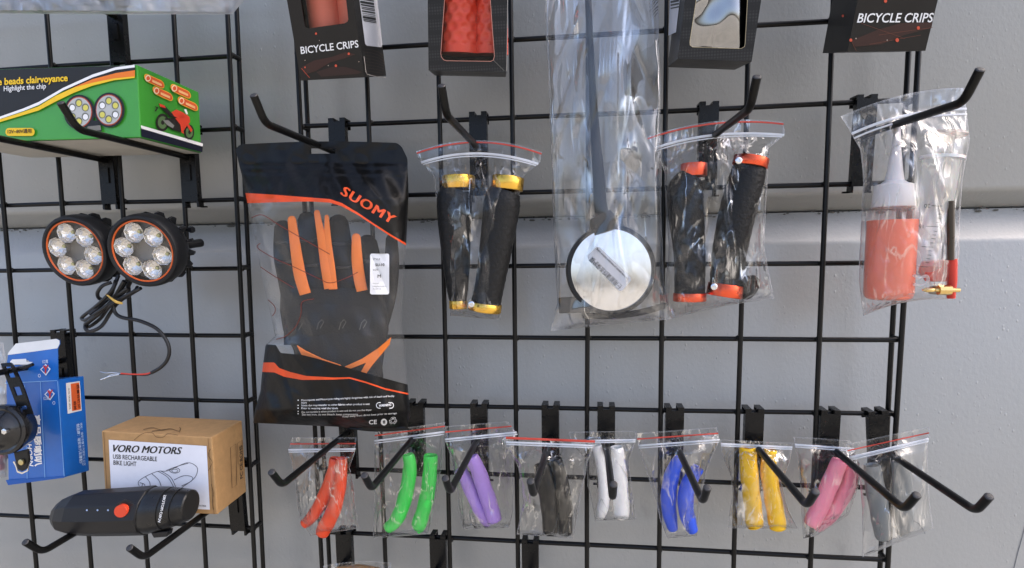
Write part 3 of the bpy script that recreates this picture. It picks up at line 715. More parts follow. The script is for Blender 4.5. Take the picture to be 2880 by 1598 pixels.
hd = facet([(898, 958, 1214), (906, 954, 1214), (935, 952, 1208), (1000, 954, 1192), (1002, 960, 1186), (1010, 960, 1186), (1012, 955, 1189), (1065, 960, 1170), (1067, 966, 1164), (1074, 966, 1164), (1076, 961, 1166), (1128, 968, 1142), (1134, 976, 1134)], 28)
hd.build('head', LHEAD, bl, angle=25)
BFv = lambda k: (lambda u, v: at(u, v, LD + 0.0186 + 0.0003 * k))
def raised(name, L, off, th, mat):
    P = [at(u, v, LD + off) for u, v in L]; return MB().prism(P[::-1], Vector((0, -th, 0))).build(name, mat, bl, smooth=False, bevel=.0004)
raised('button_surround', C3([(690, 1080), (705, 1040), (745, 1018), (800, 1040), (852, 1080), (800, 1118), (745, 1128), (705, 1112)]), .0155, .0032, LBODY)
raised('button', ell(*c3(738, 1080), 16.5, 15.5, 26, -.3), .0172, .0052, pbr('orange button', 'E0492A', .45))
for x in (515, 578, 640): decal('indicator', ell(*c3(x, 1086), 2.4, 2.4, 10), lambda u, v: at(u, v, LD + .0196), ink('led dot', '9FB4D8'), bl)
lettering('VORO MOTORS', c3(935, 1156), (15, -69), (6.5, 1.4), lambda u, v: at(u, v, LD + .0185), WHITE_INK, bl, bold=.03, shear=.3)
raised('clip', C3([(930, 1200), (1030, 1190), (1020, 1222), (945, 1228)]), .0, .008, LBODY)

# ---- blue horn box with raised hanging flap, and the horn in front of it
BLUE = pbr('blue printed card', '1463B8', 0.3, coat=.4, var=0.18, nscale=14)
HF, HBK = .050, .022
hTL, hTR, hBR, hBL = at(15, 963, HF), at(146, 955, HF), at(163, 1201, HF), at(21, 1220, HF)
hbt, hbb = at(211, 946, HBK), at(225, 1184, HBK)
hx = thing('horn_box', 'blue horn box with a raised white-edged hanging flap', 'box', (hBL + hBR) / 2)
MB().hexa([hBL, hBR, hbb, hBL + (hbb - hBR), hTL, hTR, hbt, hTL + (hbt - hTR)]).build('carton', BLUE, hx, smooth=False, bevel=.0008)
hp = plane(hTL, hTR, hBR); hs_ = plane(hTR, hBR, hbb)
HFm = lambda k: (lambda u, v: on(u, v, hp, 0.0008 + 0.0002 * k))
HSm = lambda k: (lambda u, v: on(u, v, hs_, 0.0008 + 0.0002 * k))
flp = (at(15, 961, HF), (at(146, 955, HF) - at(15, 961, HF)).cross(Vector((0, .15, 1))).normalized())
if flp[1].dot(CAMW - flp[0]) < 0: flp = (flp[0], -flp[1])
FLm = lambda k: (lambda u, v: on(u, v, flp, 0.0003 * k))
fo = C3([(36, 332), (42, 200), (50, 150), (95, 98), (335, 70), (354, 80), (356, 100), (342, 130), (345, 316)])
fi = C3(rrect(62, 196, 175, 226, 14))
plate_with_hole(fo, fi, FLm(0), .0006, flp[1]).build('flap', BLUE, hx, smooth=False)
decal('flap_edge', C3([(46, 166), (52, 150), (95, 98), (335, 70), (354, 80), (355, 100), (342, 126), (200, 146)]), FLm(1), ink('bare card', 'E9E9E6'), hx)
decal('flap_tongue', C3([(62, 205), (75, 192), (158, 188), (160, 205), (200, 208), (170, 222), (70, 222)]), FLm(2), ink('bare card', 'E9E9E6'), hx)
HL = ink('pale blue line', '7FB3E6')
for L in ([(150, 345), (165, 905)], [(243, 325), (270, 892)], [(345, 320), (384, 884)]): line_px('printed_line', C3(L), 1.3, HFm(0), HL, hx)
line_px('printed_line', C3([(36, 332), (344, 316)]), 1.6, HFm(1), HL, hx)
lettering('高品质喇叭', c3(196, 524), (5, 128), (21, -2), HFm(1), WHITE_INK, hx, bold=.035)
lettering('HORN', c3(166, 690), (5, 58), (11, -1), HFm(1), WHITE_INK, hx, bold=.03, shear=.2)
for (x, y, mp_) in ((300, 398, HFm), (275, 252, FLm)):
    k0 = 1 if mp_ is HFm else 3
    decal('logo', C3([(x - 32, y), (x, y - 34), (x + 30, y - 4), (x + 2, y + 36)]), mp_(k0), ink('logo white', 'DDE6F0'), hx)
    decal('logo', C3([(x - 24, y), (x, y - 25), (x + 22, y - 3), (x + 2, y + 26)]), mp_(k0 + 1), BLUE, hx)
    lettering('Y', (c3(x - 16, y + 24)), (15, -2), (1, -20), mp_(k0 + 2), ink('logo red', 'C9352C'), hx, bold=.05)
    lettering('红鹰', c3(x - 36 if mp_ is HFm else x - 16, y + 34 if mp_ is HFm else y - 36), (14, -1), (0, -9), mp_(k0 + 2), ink('logo white', 'DDE6F0'), hx)
    line_px('logo', C3(ell(x + 26 if mp_ is HFm else x - 34, y + 50 if mp_ is HFm else y + 36, 7, 9, 12)), 1, mp_(k0 + 2), ink('logo white', 'DDE6F0'), hx, closed=True)
decal('price_sticker', C3([(388, 332), (470, 320), (482, 494), (398, 514)]), HSm(0), ink('sticker white', 'E6E4E0'), hx)
decal('price_sticker', C3([(415, 336), (466, 328), (476, 488), (424, 498)]), HSm(1), ink('sticker orange', 'D8602F'), hx)
lettering('质量合格证', c3(448, 340), (4, 61), (6.5, -1), HSm(2), ink('sticker text', '4A1A12'), hx, bold=.02)
lettering('检验', c3(430, 440), (1.5, 22), (7, -1), HSm(2), ink('sticker text', '4A1A12'), hx, bold=.02)
lettering('检验员', c3(400, 360), (3, 55), (3.4, -.6), HSm(1), ink('sticker text', '4A1A12'), hx)
lettering('制造商：瑞安市汽车摩配厂', c3(448, 575), (9, 105), (8, -1.5), HSm(1), ink('pale text', 'C4DAF2'), hx, bold=.015)
lettering('地址：瑞安市塘下汽摩配工业区', c3(470, 568), (9, 108), (6, -1.2), HSm(1), ink('pale text', 'C4DAF2'), hx)
decal('bottom_band', C3([(38, 905), (52, 936), (386, 892), (386, 884)]), HFm(0), ink('deep blue', '0B55A8'), hx)  # deeper blue strip along the bottom edge of the front

hn = thing('horn', 'round black electric horn on a slotted strap in front of the blue box', 'horn', at(10, 1082, .09))
GLOSSB = pbr('gloss black enamel', (0.010, 0.010, 0.011), 0.16, coat=.3)
hc = at(8, 1081, .088)
MB().lathe(hc, (0.12, -1, 0.05), [(-.018, .012), (-.016, .0235), (-.004, .0262), (0, .0268), (.003, .0262), (.0045, .0235), (.0035, .021), (.006, .0165), (.0115, .0125), (.0125, .010), (.012, .007), (.014, .0062), (.0145, .001)], 40, cap=(True, True)).build('disc', GLOSSB, hn)
MB().lathe(at(13, 1085, .1035), (0.12, -1, .05), [(-.002, .003), (.0016, .003), (.002, .0018), (.002, .0003)], 6, cap=(False, True)).build('bolt', STEEL, hn)
sp = MB(); rows, cols = 15, 5
La, Ra = smooth_pts([(8, 218), (20, 250), (62, 360), (98, 455), (120, 520)], 4), smooth_pts([(70, 212), (92, 248), (138, 350), (170, 440), (196, 515)], 4)
ga = [[at(*c3(*(np.array(La[int(round(j*(len(La)-1)/(rows-1)))]) * (1-i/(cols-1)) + np.array(Ra[int(round(j*(len(Ra)-1)/(rows-1)))]) * i/(cols-1))), .070 + .010 * j / rows) for i in range(cols)] for j in range(rows)]
vs = [p for r_ in ga for p in r_]
fs = [(j*cols+i, j*cols+i+1, (j+1)*cols+i+1, (j+1)*cols+i) for j in range(rows-1) for i in range(cols-1) if not (i in (1, 2) and j in (3, 4, 7, 8, 11))]
sp.add(vs, fs).build('strap', BLACK_PLATE, hn, smooth=False, solid=.0018)
MB().tube([at(*c3(x, y), .068) for x, y in [(0, 275), (60, 262), (130, 245), (196, 222)]], [.0022, .0026, .0026, .0016], 8).build('strap_hook', BLACK_PLATE, hn)
MB().prism([at(*c3(x, y), .085) for x, y in [(80, 745), (160, 725), (168, 790), (158, 840), (130, 856), (104, 845), (92, 800)]], Vector((0, .003, 0))).build('terminal', BLACK_PLASTIC, hn, smooth=False, bevel=.0006)
MB().lathe(at(*c3(130, 800), .086), (0, -1, 0), [(0, .0032), (.0015, .0032), (.002, .002), (.002, .0004)], 10, cap=(False, True)).build('rivet', pbr('brass', (.6, .5, .25), .3, metal=1), hn)
MB().prism([at(*c3(x, y), .084) for x, y in [(76, 800), (92, 830), (100, 862), (130, 872), (165, 855), (172, 800), (160, 850), (130, 862), (104, 852), (96, 825), (84, 795)]], Vector((0, .001, 0))).build('tin_tag', STEEL, hn, smooth=False)
# ------------------------------------------------------------------ hanging grip boxes along the top
CARDK = pbr('black card', (0.014, 0.0125, 0.011), 0.40, spec=.3, coat=.08, var=.15, nscale=40)
def dot_card():
    m = pbr('black card with dot weave', (0.030, 0.029, 0.026), 0.42, spec=.3, coat=.08); nt = m.node_tree
    b = [n for n in nt.nodes if n.type == 'BSDF_PRINCIPLED'][0]
    tc = N(nt, 'ShaderNodeTexCoord'); ck = N(nt, 'ShaderNodeTexVoronoi', Scale=420.0, Randomness=0.0); nt.links.new(tc.outputs['Object'], ck.inputs['Vector'])
    r = N(nt, 'ShaderNodeMapRange'); r.inputs['From Min'].default_value = .2; r.inputs['From Max'].default_value = .5; r.inputs['To Min'].default_value = .036; r.inputs['To Max'].default_value = .014
    nt.links.new(ck.outputs['Distance'], r.inputs['Value']); nt.links.new(r.outputs[0], b.inputs['Base Color']); return m
CARDDOT = dot_card()
WINFILM = film('box window film', crease=.0, haze=.0, gain=.6, base=.02, bump=.10, bscale=25, stretch=(1, 1, 1))
FOIL = film('crinkled window film', crease=.0, haze=.0, gain=1.5, base=.8, bump=.08, bscale=22, stretch=(1, 1, .8), rough=.03)
def dimple_grip(top, bot, r, mat, name, label, cat, seed=0, nt_=90, na=72, hexd=True):
    ax = bot - top; Lh = ax.length; ax.normalize(); e1 = Vector((1, 0, 0)) - ax * ax.x; e1.normalize(); e2 = ax.cross(e1)
    vs = []; fs = []
    for j in range(nt_ + 1):
        t = j / nt_
        for k in range(na):
            a = 2 * math.pi * k / na
            rr = r * (1 + .05 * math.cos(t * 6))
            if hexd and t < .93:
                x = a * r / 0.0105; y = t * Lh / 0.0092
                best = 9
                for (ox, oy) in ((0, 0), (.5, .5)):
                    dx = (x - ox) - round(x - ox); dy = (y / 1.6 - oy) - round(y / 1.6 - oy); best = min(best, math.hypot(dx, dy * 1.5))
                rr -= 0.0016 * (1 / (1 + math.exp((best - .27) * 26)))
            vs.append(top + ax * (t * Lh) + (e1 * math.cos(a) + e2 * math.sin(a)) * rr)
    for j in range(nt_):
        for k in range(na): fs.append((j*na+k, j*na+(k+1) % na, (j+1)*na+(k+1) % na, (j+1)*na+k))
    fs.append(tuple(nt_*na+k for k in range(na)))
    o = MB().add(vs, fs).build(name, mat, None, angle=60); return tag(o, label, cat)
def grip_box(label, fbl, fbr, bb, side, d0, d1, window, H=.15, front=CARDK):
    """fbl, fbr: lower front corners; bb: lower back corner on the visible side"""
    A, B = at(*fbl, d0), at(*fbr, d0); C = at(*bb, d1)
    dep = C - (B if side > 0 else A)
    up_ = (B - A).cross(dep).normalized()
    if up_.z < 0: up_ = -up_
    upv = up_ * H
    t = thing('grip_box', label, 'box', A, 'black boxes of handlebar grips along the top')
    nrm = (B - A).cross(upv).normalized()
    if nrm.dot(CAMW - A) < 0: nrm = -nrm
    pf_ = (A, nrm)
    th = .0007; w = B - A
    e = dep.normalized() * th; wx = w.normalized() * th
    MB().par(A + dep, w, e, upv).build('back_panel', CARDK, t, smooth=False)
    MB().par(A + e, wx, dep - e, upv).build('side_panel', CARDK, t, smooth=False)
    MB().par(B - wx + e, wx, dep - e, upv).build('side_panel', CARDK, t, smooth=False)
    MB().par(A + wx + e, w - wx * 2, dep - e * 2, up_ * th).build('bottom_panel', CARDK, t, smooth=False)
    F = lambda u, v, k=0: on(u, v, pf_, .0003 * k)
    # outline of the front panel in px, so that the window can be cut in place
    def px(P):
        q = P - CAMW; g_ = np.array([q.x, -q.z, q.y]); c = RM @ g_; return ((CX + F_SRC * c[0] / c[2]) / VS, (CY + F_SRC * c[1] / c[2]) / VS)
    outer = [px(A), px(B), px(B + upv), px(A + upv)]
    if window:
        plate_with_hole(outer, window, F, th, nrm).build('front_panel', front, t, smooth=False)
    else: MB().par(A - nrm * th, w, nrm * th, upv).build('front_panel', front, t, smooth=False)
    sp_ = plane(B, C, B + upv) if side > 0 else plane(A, C, A + upv)
    return t, (lambda k: (lambda u, v: on(u, v, pf_, .0004 + .0002 * k))), (lambda k: (lambda u, v: on(u, v, sp_, .0004 + .0002 * k))), pf_, dep, A, B
def win_film(t, pts, pf_, mat, wave=0.0, seed=0):
    us = [p[0] for p in pts]; vs_ = [p[1] for p in pts]; rr = random.Random(seed); ph = [rr.uniform(0, 6) for _ in range(6)]
    n = 60
    comps = [(rr.uniform(0, 6.3), rr.uniform(4, 15), rr.uniform(0, 6.3), rr.uniform(.4, 1)) for _ in range(8)]
    def h(i, j):
        x, y = i / n, j / n; s_ = 0
        for (th, fq, ph_, am) in comps: s_ += am / fq * 3 * (1 + math.sin((x * math.cos(th) + y * math.sin(th)) * fq + ph_ + .8 * math.sin(y * 5 + ph_))) * .55
        return s_
    P = [[on(min(us) + (max(us) - min(us)) * i / n, min(vs_) + (max(vs_) - min(vs_)) * j / n, pf_, -.0016 - wave * h(i, j)) for i in range(n + 1)] for j in range(n + 1)]
    MB().grid(P).build('window_film', mat, t)
DOTR, DOTW, SWOOSH = ink('spark red', 'D5573C'), ink('spark white', 'B9A79A'), ink('dark red haze', '351A13')
def sparks(t, m, L, s=1.0):
    for x, y, r in L: decal('spark', ell(x, y, r * s, r * 1.15 * s, 10), m(2), DOTR if r > 1.6 else DOTW, t)
# box 1
v1 = lambda x, y: (572.4 + x * .26293, y * .26293); V1 = lambda L: [v1(*p) for p in L]
win1 = V1([(690, -260), (700, 0), (735, 225), (745, 256), (765, 270), (790, 270), (1120, 224), (1148, 208), (1155, 185), (1135, 0), (1112, -260)])
t, FM, SM, pf_, dep, A, B = grip_box('black grip box with salmon grips in its window, barcode on its side', (757, 203), (916, 195), (971, 191), 1, .088, .030, win1)
win_film(t, win1, pf_, WINFILM)
lettering('BICYCLE CRIPS', v1(706, 519), (145, -17), (-2, -18.5), FM(1), WHITE_INK, t, bold=.012)
decal('printed_pattern', V1([(712, 640), (830, 580), (1000, 545), (1130, 500), (1225, 520), (1120, 560), (980, 600), (850, 680), (740, 715)]), FM(0), SWOOSH, t)
decal('printed_pattern', V1([(850, 690), (1000, 640), (1130, 640), (1290, 690), (1250, 708), (900, 735)]), FM(0), ink('darker red haze', '2C1712'), t)
sparks(t, FM, [(*v1(850, 323), 2.6), (*v1(1163, 515), 2.8), (*v1(1040, 630), 3), (*v1(745, 645), 1.7), (*v1(745, 578), 1), (*v1(967, 628), 1.2), (*v1(1260, 592), 1), (*v1(882, 388), .9)])
line_px('printed_line', V1([(710, 655), (745, 695), (788, 745)]), .9, FM(1), DOTR, t)
decal('barcode_sticker', V1([(1225, -260), (1400, -280), (1478, 430), (1468, 454), (1330, 438), (1312, 420)]), SM(0), ink('sticker paper', 'DFE1E8'), t)
rr = random.Random(3); y = -240
while y < 200:
    h = rr.choice((5, 8, 8, 14, 22)); f = lambda yy: (1252 + yy * .21, 1405 + (yy) * .07)
    x0, x1 = 1262 + y * .17, 1395 + y * .12
    decal('barcode_bar', V1([(x0, y), (x1, y + 22), (x1 + 1, y + 22 + h), (x0 + 1, y + h)]), SM(1), BLACK_INK, t); y += h + rr.choice((6, 9, 12))
for k in range(9):
    line_px('printed_line', V1([(1305 + k * 2, 470 + k * 30), (1380, 478 + k * 30), (1440, 500 + k * 28), (1495, 540 + k * 24)]), .8, SM(0), ink('wave line', '4A372B'), t)
line_px('pale_edge', V1([(1300, 540), (1318, 690), (1330, 712), (1420, 735), (1512, 742)]), 1.5, SM(1), ink('pale edge line', 'B8B2AA'), t)  # white edge highlight painted as a pale line on the side panel
SALM = pbr('salmon silicone', 'E0765E', .5, sss=.1)
a0 = A + (B - A) * .34 + dep * .48; b0 = A + (B - A) * .77 + dep * .48; upn = Vector((0, 0, 1))
up1 = (B - A).cross(dep).normalized(); up1 = up1 if up1.z > 0 else -up1
MG = [('left salmon silicone grip inside the leftmost grip box', a0, .0155), ('right salmon silicone grip inside the leftmost grip box', b0, .0125)]
for lab, q, r_ in MG: dimple_grip(q + up1 * .14, q + up1 * .035, r_, SALM, 'handlebar_grip', lab, 'grip', hexd=False, nt_=20, na=40)['group'] = 'grips in the leftmost grip box'
# box 2
v2 = lambda x, y: (1019.7 + x * .15972, y * .15972); V2 = lambda L: [v2(*p) for p in L]
win2 = V2([(655, -400), (620, 0), (585, 480), (560, 850), (575, 905), (605, 945), (650, 958), (1345, 968), (1388, 948), (1405, 880), (1375, 500), (1340, 0), (1310, -400)])
t, FM, SM, pf_, dep, A, B = grip_box('black grip box with dimpled red grips in its trapezoid window', (1078, 177), (1274, 181), (1272, 194), 1, .088, .034, win2, front=CARDDOT)
win_film(t, win2, pf_, WINFILM, seed=4)
line_px('pale_edge', V2([(1615, -200), (1600, 1000), (1596, 1120)]), 1.2, FM(1), ink('pale edge line', 'B8B2AA'), t)  # pale line down the right edge of the front
line_px('window_edge', [p for p in win2], 1.4, FM(0), ink('window edge', 'C98C7C'), t)
line_px('crease', V2([(1390, 950), (1560, 1118)]), 1.2, FM(1), ink('crease grey', '6A665F'), t)
REDG = pbr('red grip silicone', 'D9472F', .42, sss=.08)
up1 = (B - A).cross(dep).normalized(); up1 = up1 if up1.z > 0 else -up1
for k, (f_, r_) in enumerate(((.385, .0185), (.80, .0145))):
    q = A + (B - A) * f_ + dep * .42
    dimple_grip(q + up1 * .11, q + up1 * .016, r_, REDG, 'handlebar_grip', ('left' if k == 0 else 'right') + ' dimpled red grip inside its black box', 'grip')['group'] = 'dimpled red grips'
# box 3
v3 = lambda x, y: (1288 + x * .2504, y * .2504); V3 = lambda L: [v3(*p) for p in L]
win3 = V3([(1885, -260), (1850, 0), (1785, 420), (1788, 455), (1815, 475), (2300, 490), (2335, 470), (2342, 430), (2365, 0), (2380, -260)])
t, FM, SM, pf_, dep, A, B = grip_box('black grip box with crinkled silvery film over its window', (1705, 148), (1891, 155), (1680, 169), -1, .085, .036, win3, front=CARDDOT)
win_film(t, win3, pf_, FOIL, wave=.0042, seed=9)
MB().par(A + (B - A) * .1 + dep * .9, (B - A) * .8, dep * .02, Vector((0, 0, .13))).build('inner_card', CARDK, t, smooth=False)
decal('barcode_sticker', V3([(1610, -260), (1720, -260), (1690, 0), (1652, 325), (1575, 358), (1590, 0)]), SM(0), ink('sticker paper', 'DFE1E8'), t)
for k in range(10):
    y0 = 80 - k * 34; decal('barcode_bar', V3([(1600, y0), (1684, y0 - 18), (1683, y0 - 4 + (k % 3) * 4), (1599, y0 + 12 + (k % 3) * 4)]), SM(1), BLACK_INK, t)
line_px('window_edge', win3, 1.3, FM(0), ink('foil edge', 'A79A7A'), t)
up1 = (B - A).cross(dep).normalized(); up1 = up1 if up1.z > 0 else -up1
for k, f_ in enumerate((.3, .72)):
    q = A + (B - A) * f_ + dep * .55
    dimple_grip(q + up1 * .11, q + up1 * .012, .0135, BLACK_RUBBER, 'handlebar_grip', ('left' if k == 0 else 'right') + ' black grip behind the silvery box window', 'grip', hexd=False, nt_=16, na=32)['group'] = 'black grips behind the silvery window'
# box 4
v4 = lambda x, y: (2039.4 + x * .5884, y * .5884); V4 = lambda L: [v4(*p) for p in L]
t, FM, SM, pf_, dep, A, B = grip_box('black grip box at the top right with plain lettered front', (2132, 131), (2328, 128), (2070, 134), -1, .088, .036, None)
lettering('BICYCLE CRIPS', v4(196, 98), (190, -1), (4, -24), FM(1), WHITE_INK, t, bold=.014, shear=.1)
decal('printed_pattern', V4([(170, 175), (280, 130), (380, 100), (520, 95), (515, 120), (400, 150), (300, 190), (190, 200)]), FM(0), SWOOSH, t)
sparks(t, FM, [(*v4(318, 5), 4), (*v4(458, 120), 4), (*v4(368, 172), 4.5), (*v4(170, 172), 3.6), (*v4(325, 172), 1.4), (*v4(192, 165), 1.5), (*v4(430, 60), 1.2)])
for L in ([(175, 180), (194, 218)], [(215, 100), (400, 165)], [(290, 150), (520, 118)], [(250, 190), (470, 150)]): line_px('printed_line', V4(L), .9, FM(1), ink('rust line', '6A3A2C'), t)
sparks(t, SM, [(*v4(142, 68), 3)])
# ------------------------------------------------------------------ clear bags
def arc(pts, n):
    P = np.array(pts, float); dd = np.r_[0, np.cumsum(np.hypot(*np.diff(P, axis=0).T))]; t = np.linspace(0, dd[-1], n)
    return np.stack([np.interp(t, dd, P[:, 0]), np.interp(t, dd, P[:, 1])], 1)
def bag(label, L, R, d, bulge, M=None, seed=1, hang=None, zips=(), mat=None, creases=26, amp=.0016, nx=46, ny=72, top_flat=.16, name='zip_bag', cat='bag', group='clear bags of bicycle parts', edge=.6, cwidth=5.0, vert=.7, film_name='film', back_k=.6):
    rs = np.random.RandomState(seed)
    L_, R_ = arc(L, ny + 1), arc(R, ny + 1)
    if M is None: M_ = (L_ + R_) / 2; 
    else: M_ = arc(M, ny + 1)
    jl = np.cumsum(rs.randn(ny + 1)) * .25; jr = np.cumsum(rs.randn(ny + 1)) * .25
    jl -= np.linspace(0, jl[-1], ny + 1); jr -= np.linspace(0, jr[-1], ny + 1)
    L_[:, 0] += jl; R_[:, 0] += jr
    s = np.linspace(0, 1, nx + 1)[None, :]; t = np.linspace(0, 1, ny + 1)[:, None]
    U = L_[:, None, 0] * (1-s) * (1-2*s) + M_[:, None, 0] * 4 * s * (1-s) + R_[:, None, 0] * s * (2*s-1)
    V = L_[:, None, 1] * (1-s) * (1-2*s) + M_[:, None, 1] * 4 * s * (1-s) + R_[:, None, 1] * s * (2*s-1)
    span = float(np.ptp(V))
    prof = np.clip((t - top_flat * .4) / top_flat, 0, 1) * np.clip((1.0 - t) / .05, 0, 1) ** .5
    base = bulge * np.sin(np.pi * np.clip(s, 0, 1)) ** .5 * prof
    def wrinkle(n, k, seed2):
        q = np.random.RandomState(seed2); w = np.zeros_like(U)
        for i in range(n):
            if hang is not None and i < n * .45:
                a = math.pi / 2 + q.uniform(-1.15, 1.15); p0 = np.array(hang) + np.array([math.cos(a), math.sin(a)]) * q.uniform(3, 40); ln = q.uniform(.25, .8) * span
            else:
                a = (math.pi / 2 + q.randn() * .35) if q.rand() < vert else q.uniform(0, math.pi)
                i0, j0 = q.randint(ny), q.randint(nx); p0 = np.array([U[i0, j0], V[i0, j0]]); ln = q.uniform(.08, .45) * span
            dx, dy = U - p0[0], V - p0[1]; c, s_ = math.cos(a), math.sin(a)
            al = dx * c + dy * s_; pe = -dx * s_ + dy * c + .0016 * q.randn() * al ** 2 / 10
            w += k * q.uniform(.3, 1.0) * q.choice([-1, 1]) * np.exp(-np.abs(pe) / (cwidth * q.uniform(.5, 1.5))) * np.clip(al / (ln * .12), 0, 1) * np.clip((ln - al) / (ln * .4), 0, 1)
        for i in range(5):
            kx, ky, ph = q.randn() * 3.2 / span * 6, q.randn() * 1.5 / span * 6, q.uniform(0, 6)
            w += k * .5 * np.sin(U * kx + V * ky + ph)
        return w
    ef = np.clip(np.minimum(s, 1 - s) / .05, 0, 1) * (.35 + .65 * prof)
    wf, wb = wrinkle(creases, amp, seed * 7 + 1) * ef, wrinkle(creases, amp, seed * 7 + 2) * ef
    low = .0022 * np.sin(s * 5 + seed) * np.sin(t * 4 + seed * 2) + .0015 * np.sin(s * 11 + seed * 3 + t * 3)
    Dfront = d + base + wf + low; Dback = d - back_k * base + wb + low - .0002
    loc = at(float(U[-1].mean()), float(V[-1].mean()), d)
    b = thing(name, label, cat, loc, group)
    seal = np.clip(1 - np.minimum(s, 1 - s) / .014, 0, 1) * edge + 0 * t
    seal = np.maximum(seal, np.clip(1 - (1 - t) / .012, 0, 1) * edge + 0 * s); seal = np.maximum(seal, np.clip(1 - t / .01, 0, 1) * .4 + 0 * s)
    for D, nm in ((Dfront, film_name), (Dback, 'back_film')):
        P = [[at(U[j, i], V[j, i], D[j, i]) for i in range(nx + 1)] for j in range(ny + 1)]
        MB().grid(P).build(nm, mat or FILM, b, angle=180, attrs={'seal': seal})
    for (tz, w, m, off) in zips:
        j = tz * ny; j0 = int(min(math.floor(j), ny - 1)); f = j - j0
        pts = []
        for i in range(nx + 1):
            u = U[j0, i] * (1-f) + U[j0+1, i] * f; v = V[j0, i] * (1-f) + V[j0+1, i] * f; dd = Dfront[j0, i] * (1-f) + Dfront[j0+1, i] * f
            pts.append(at(u, v, dd + off))
        MB().tube(pts, w, 6, flat=.5).build('zip_strip', m, b)
    return b
ZR = pbr('red zip line', 'CE4A3C', .45); ZW = pbr('white zip rib', 'D9DBDF', .4, sss=.1)
def ZIP(a, b, red=True, r=.00075, wr=.0011):
    out = [(b, wr, ZW, .0008), (b + .022, wr * .55, ZW, .0006)]
    if red: out.append((a, r, ZR, .0008))
    return out
def silicone(name, col): return pbr('silicone ' + name, col, .30, sss=.10, spec=.5, var=.07, nscale=90, bump=.25, bscale=110)
def sleeve(pts, d, mat, label, group, hole=True, dd=0.0, flat=.9):
    P = smooth_pts([(u, v, r) for u, v, r in pts], 7); n = 22
    C = [at(u, v, d + dd) for u, v, r in P]; Rr = [r * rpp(u, v, d) * (1 + .025 * math.sin(i * .8)) for i, (u, v, r) in enumerate(P)]
    t0 = (C[0] - C[1]).normalized(); t1 = (C[-1] - C[-2]).normalized()
    pts3 = []; rad = []
    if hole:
        k = min(9, len(C) - 1); pts3 += [C[k], C[1], C[0] + t0 * .0004]; rad += [Rr[k] * .6, Rr[1] * .68, Rr[0] * .72]
    else: pts3 += [C[0] + t0 * .0022]; rad += [Rr[0] * .45]
    pts3 += [C[0] + t0 * .0012] + C; rad += [Rr[0] * .92] + Rr
    e = Rr[-1]; pts3 += [C[-1] + t1 * e * .18, C[-1] + t1 * e * .34, C[-1] + t1 * e * .40]; rad += [e * .93, e * .68, e * .2]
    o = MB(); 
    # parallel frames along an unreversed path: build by hand so the inner wall may fold back
    t = (C[-1] - C[0]).normalized(); ref = Vector((0, -1, 0)); vs = []; fs = []
    m = len(pts3)
    for i in range(m):
        if hole and i < 4: tt = (C[1] - C[0]).normalized()
        else:
            a = pts3[max(i - 1, 3 if hole else 0)]; b_ = pts3[min(i + 1, m - 1)]; tt = (b_ - a).normalized()
        nn = (ref - tt * ref.dot(tt)).normalized(); bb_ = tt.cross(nn)
        vs += [pts3[i] + (nn * math.cos(2*math.pi*k/n) * flat + bb_ * math.sin(2*math.pi*k/n)) * rad[i] for k in range(n)]
    for i in range(m - 1):
        for k in range(n): fs.append((i*n+k, i*n+(k+1) % n, (i+1)*n+(k+1) % n, (i+1)*n+k))
    fs += [tuple(range(n))[::-1], tuple((m-1)*n+k for k in range(n))]
    return tag(o.add(vs, fs).build('lever_cover', mat, None, angle=55), label, 'lever cover', group)
def conv(ox, k): return lambda L: [((ox + p[0] * k), (983.9 + p[1] * k)) + ((p[2] * k,) if len(p) > 2 else ()) for p in L]
kR, kP, kB, kK = conv(644.0, .31177), conv(1091.2, .31165), conv(1574.2, .31162), conv(1949.9, .31165)
